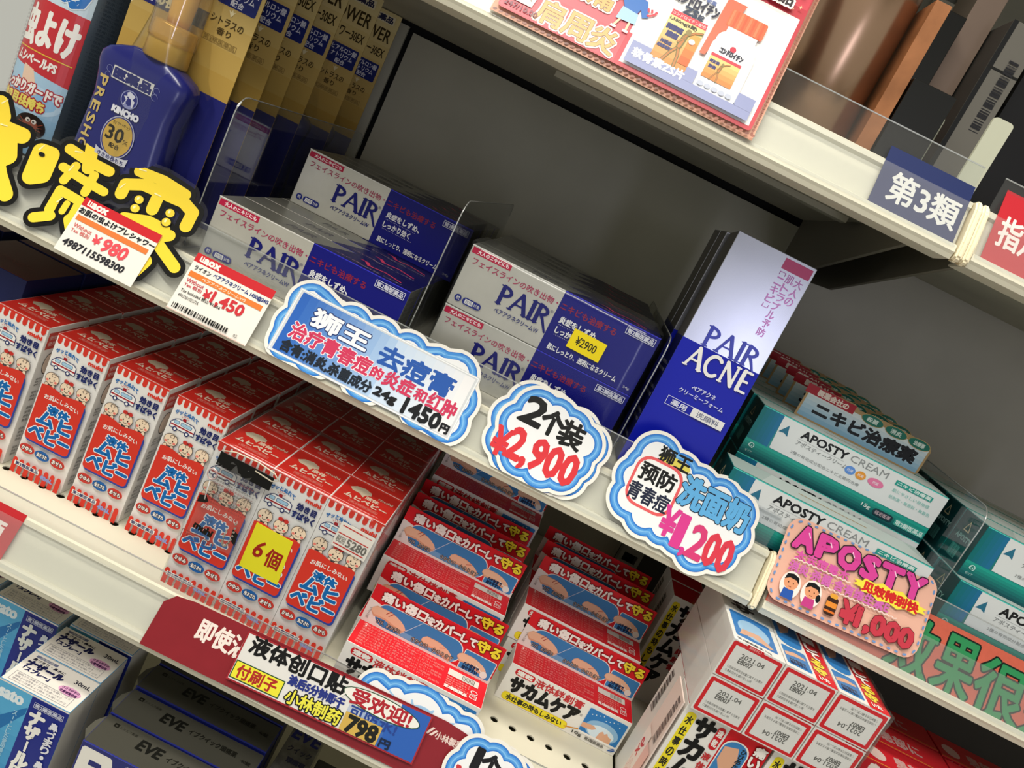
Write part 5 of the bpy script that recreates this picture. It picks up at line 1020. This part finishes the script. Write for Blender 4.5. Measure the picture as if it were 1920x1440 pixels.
A.ell(115, 27.5, 32, 7.6, '#1E4A2C', rot=-.03); A.ell(115, 27.5, 31.2, 6.9, '#E6E3DC', rot=-.03); A.poly([(84, 22), (88, 30), (80, 19.5)], '#E6E3DC'); A.text('受欢迎!', 91, 21.6, 139, 33, '#A8232E', b=0.46)
A.rect(92, 1.2, 122, 15, '#C9A650'); A.text('798', 96, 2, 120, 13.6, '#1B1C16', b=0.81); A.text('円', 124, 2, 132, 8, '#16233E', b=0.37); A.build('card_print', o)
cir = [(0, 50, 11), (16, 53, 11), (34, 54, 11), (52, 54, 11), (70, 53, 11), (86, 51, 11), (45, 38, 26), (20, 38, 20), (72, 36, 20)]
cloud_sign('cloud_sign', 'l', cir, 5.2, 'blue and white cloud sign peeking above the red banner', lambda A: A.poly(cloud(cir, -10, c=(43, 40)), '#9CC4E6'), 43, 6, cut=4, c=(43, 40))
cir2 = [(92, 44, 12), (108, 48, 12), (124, 44, 12), (134, 32, 12), (130, 16, 12), (112, 10, 12), (94, 14, 12), (86, 28, 12), (110, 28, 20)]
cloud_sign('cloud_sign', 'l', [(a+8, b-1, r) for a, b, r in cir2], 8.4, 'white and blue cloud sign behind the 1个 sign at the bottom', lambda A: None, 110, 4, c=(118, 28))
def a_one(A): A.text('1', 95, 32, 99.6, 47, '#111111', b=1.18); A.text('个', 101, 32, 116, 47, '#111111', b=0.93); A.text('¥580', 86, 10, 130, 29, '#C8353A', b=0.99)
cloud_sign('cloud_sign', 'l', cir2, 10.2, 'cloud sign with black 1个 at the bottom edge of the lower rail', a_one, 110, 4, c=(110, 28))
# ------------------------------------------------------------------ goods on the upper shelf
BRZ = M('#B4937A', .26, .9, .10, 6)
ring = lambda z, r: [(98+r*math.cos(a), 700+r*math.sin(a), z) for a in [2*math.pi*k/48 for k in range(48)]]
cn = loft('bronze_canister', [ring(ZU+.2, 34), ring(ZU+3, 38), ring(260, 38), ring(268, 35), ring(270, 28)], BRZ); tag(cn, 'bronze metallic cylinder canister behind the poster on the upper shelf', 'canister')
loft('lid', [ring(270, 30), ring(271, 32), ring(290, 31), ring(292, 27)], M('#5A4636', .3, .8), cn)
k = box('printed_strip_carton', (0, 0, 0), (12, 60, 118), M('#A8704A', .4, 0, .35, 28), loc=(138, 664, ZU+.2), bev=.3); tag(k, 'thin orange-brown carton between the bronze canister and black boxes', 'carton')
BLK = M('#101010', .22)
for i, (x, y, w_, d, h) in enumerate(((151.5, 662, 34, 44, 66), (160, 740, 22, 44, 142))):
    k = box('black_carton', (0, 0, 0), (w_, d, h), (BLK, M('#9A9C98', .25, .6), BLK, BLK, BLK, BLK), loc=(x, y, ZU+.2), bev=.6); tag(k, ('low glossy black carton in front beside the canister', 'tall glossy black carton behind the low black one')[i], 'carton')
def grey_carton(x, y, w_, d, h, front, side, label, bars=False):
    k = box('grey_carton', (0, 0, 0), (w_, d, h), (M(front, .4), M('#8A887E', .4), M(side, .4), M(side, .4), M(side, .4), M(side, .4)), loc=(x, y, ZU+.2), bev=.5); tag(k, label, 'carton')
    if bars:
        A = Art(); A.rect(8, 14, d-14, h-30, '#8E8B84'); A.rect(0, h*.55, d, h*.57, '#1A1A18'); A.rect(2, 0, 7, h, '#1A1B1C')
        for j in range(16): A.rect(12, 20+j*2.4, d-20, 20+j*2.4+(.7+.5*(j % 3)), '#2A2A2C')
        A.build('side_print', k, (0, d, 0), (0, -1, 0), (0, 0, 1), (-1, 0, 0))
    return k
grey_carton(186, 760, 22, 60, 190, '#7E6C60', '#6E6258', 'beige-brown carton standing far back at the upper corner')
gc = grey_carton(209, 722, 26, 60, 150, '#6E6B64', '#3A3936', 'grey carton with a barcode in the upper corner behind the rail end')
A = Art(); A.rect(0, 0, 4, 150, '#1A1B1C'); A.rect(0, 112, 26, 114, '#1A1A18')
for j in range(26): A.rect(13, 66+j*2.2, 21, 66+j*2.2+(.6+.45*(j*3 % 4)), '#26262A')
A.build('front_print', gc)
grey_carton(240, 730, 60, 80, 170, '#1B1B1D', '#3E3C38', 'near-black carton at the frame corner of the upper shelf', True)
for x, y, h, lb in ((207, 636, 60, 'pale cream upright divider plate at the bay joint of the upper shelf'), (188, 690, 58, 'thin pale divider plate behind the low black carton')):
    k = plate('cream_shelf_divider', rrect(0, 0, 15 if x > 200 else 6, h, 2.9, 4), 3, M('#C9CBB6' if x > 200 else '#9A9C8A', .5), loc=(x, y, ZU+.2)); tag(k, lb, 'divider')
COL.objects.unlink(_to); bpy.data.objects.remove(_to)
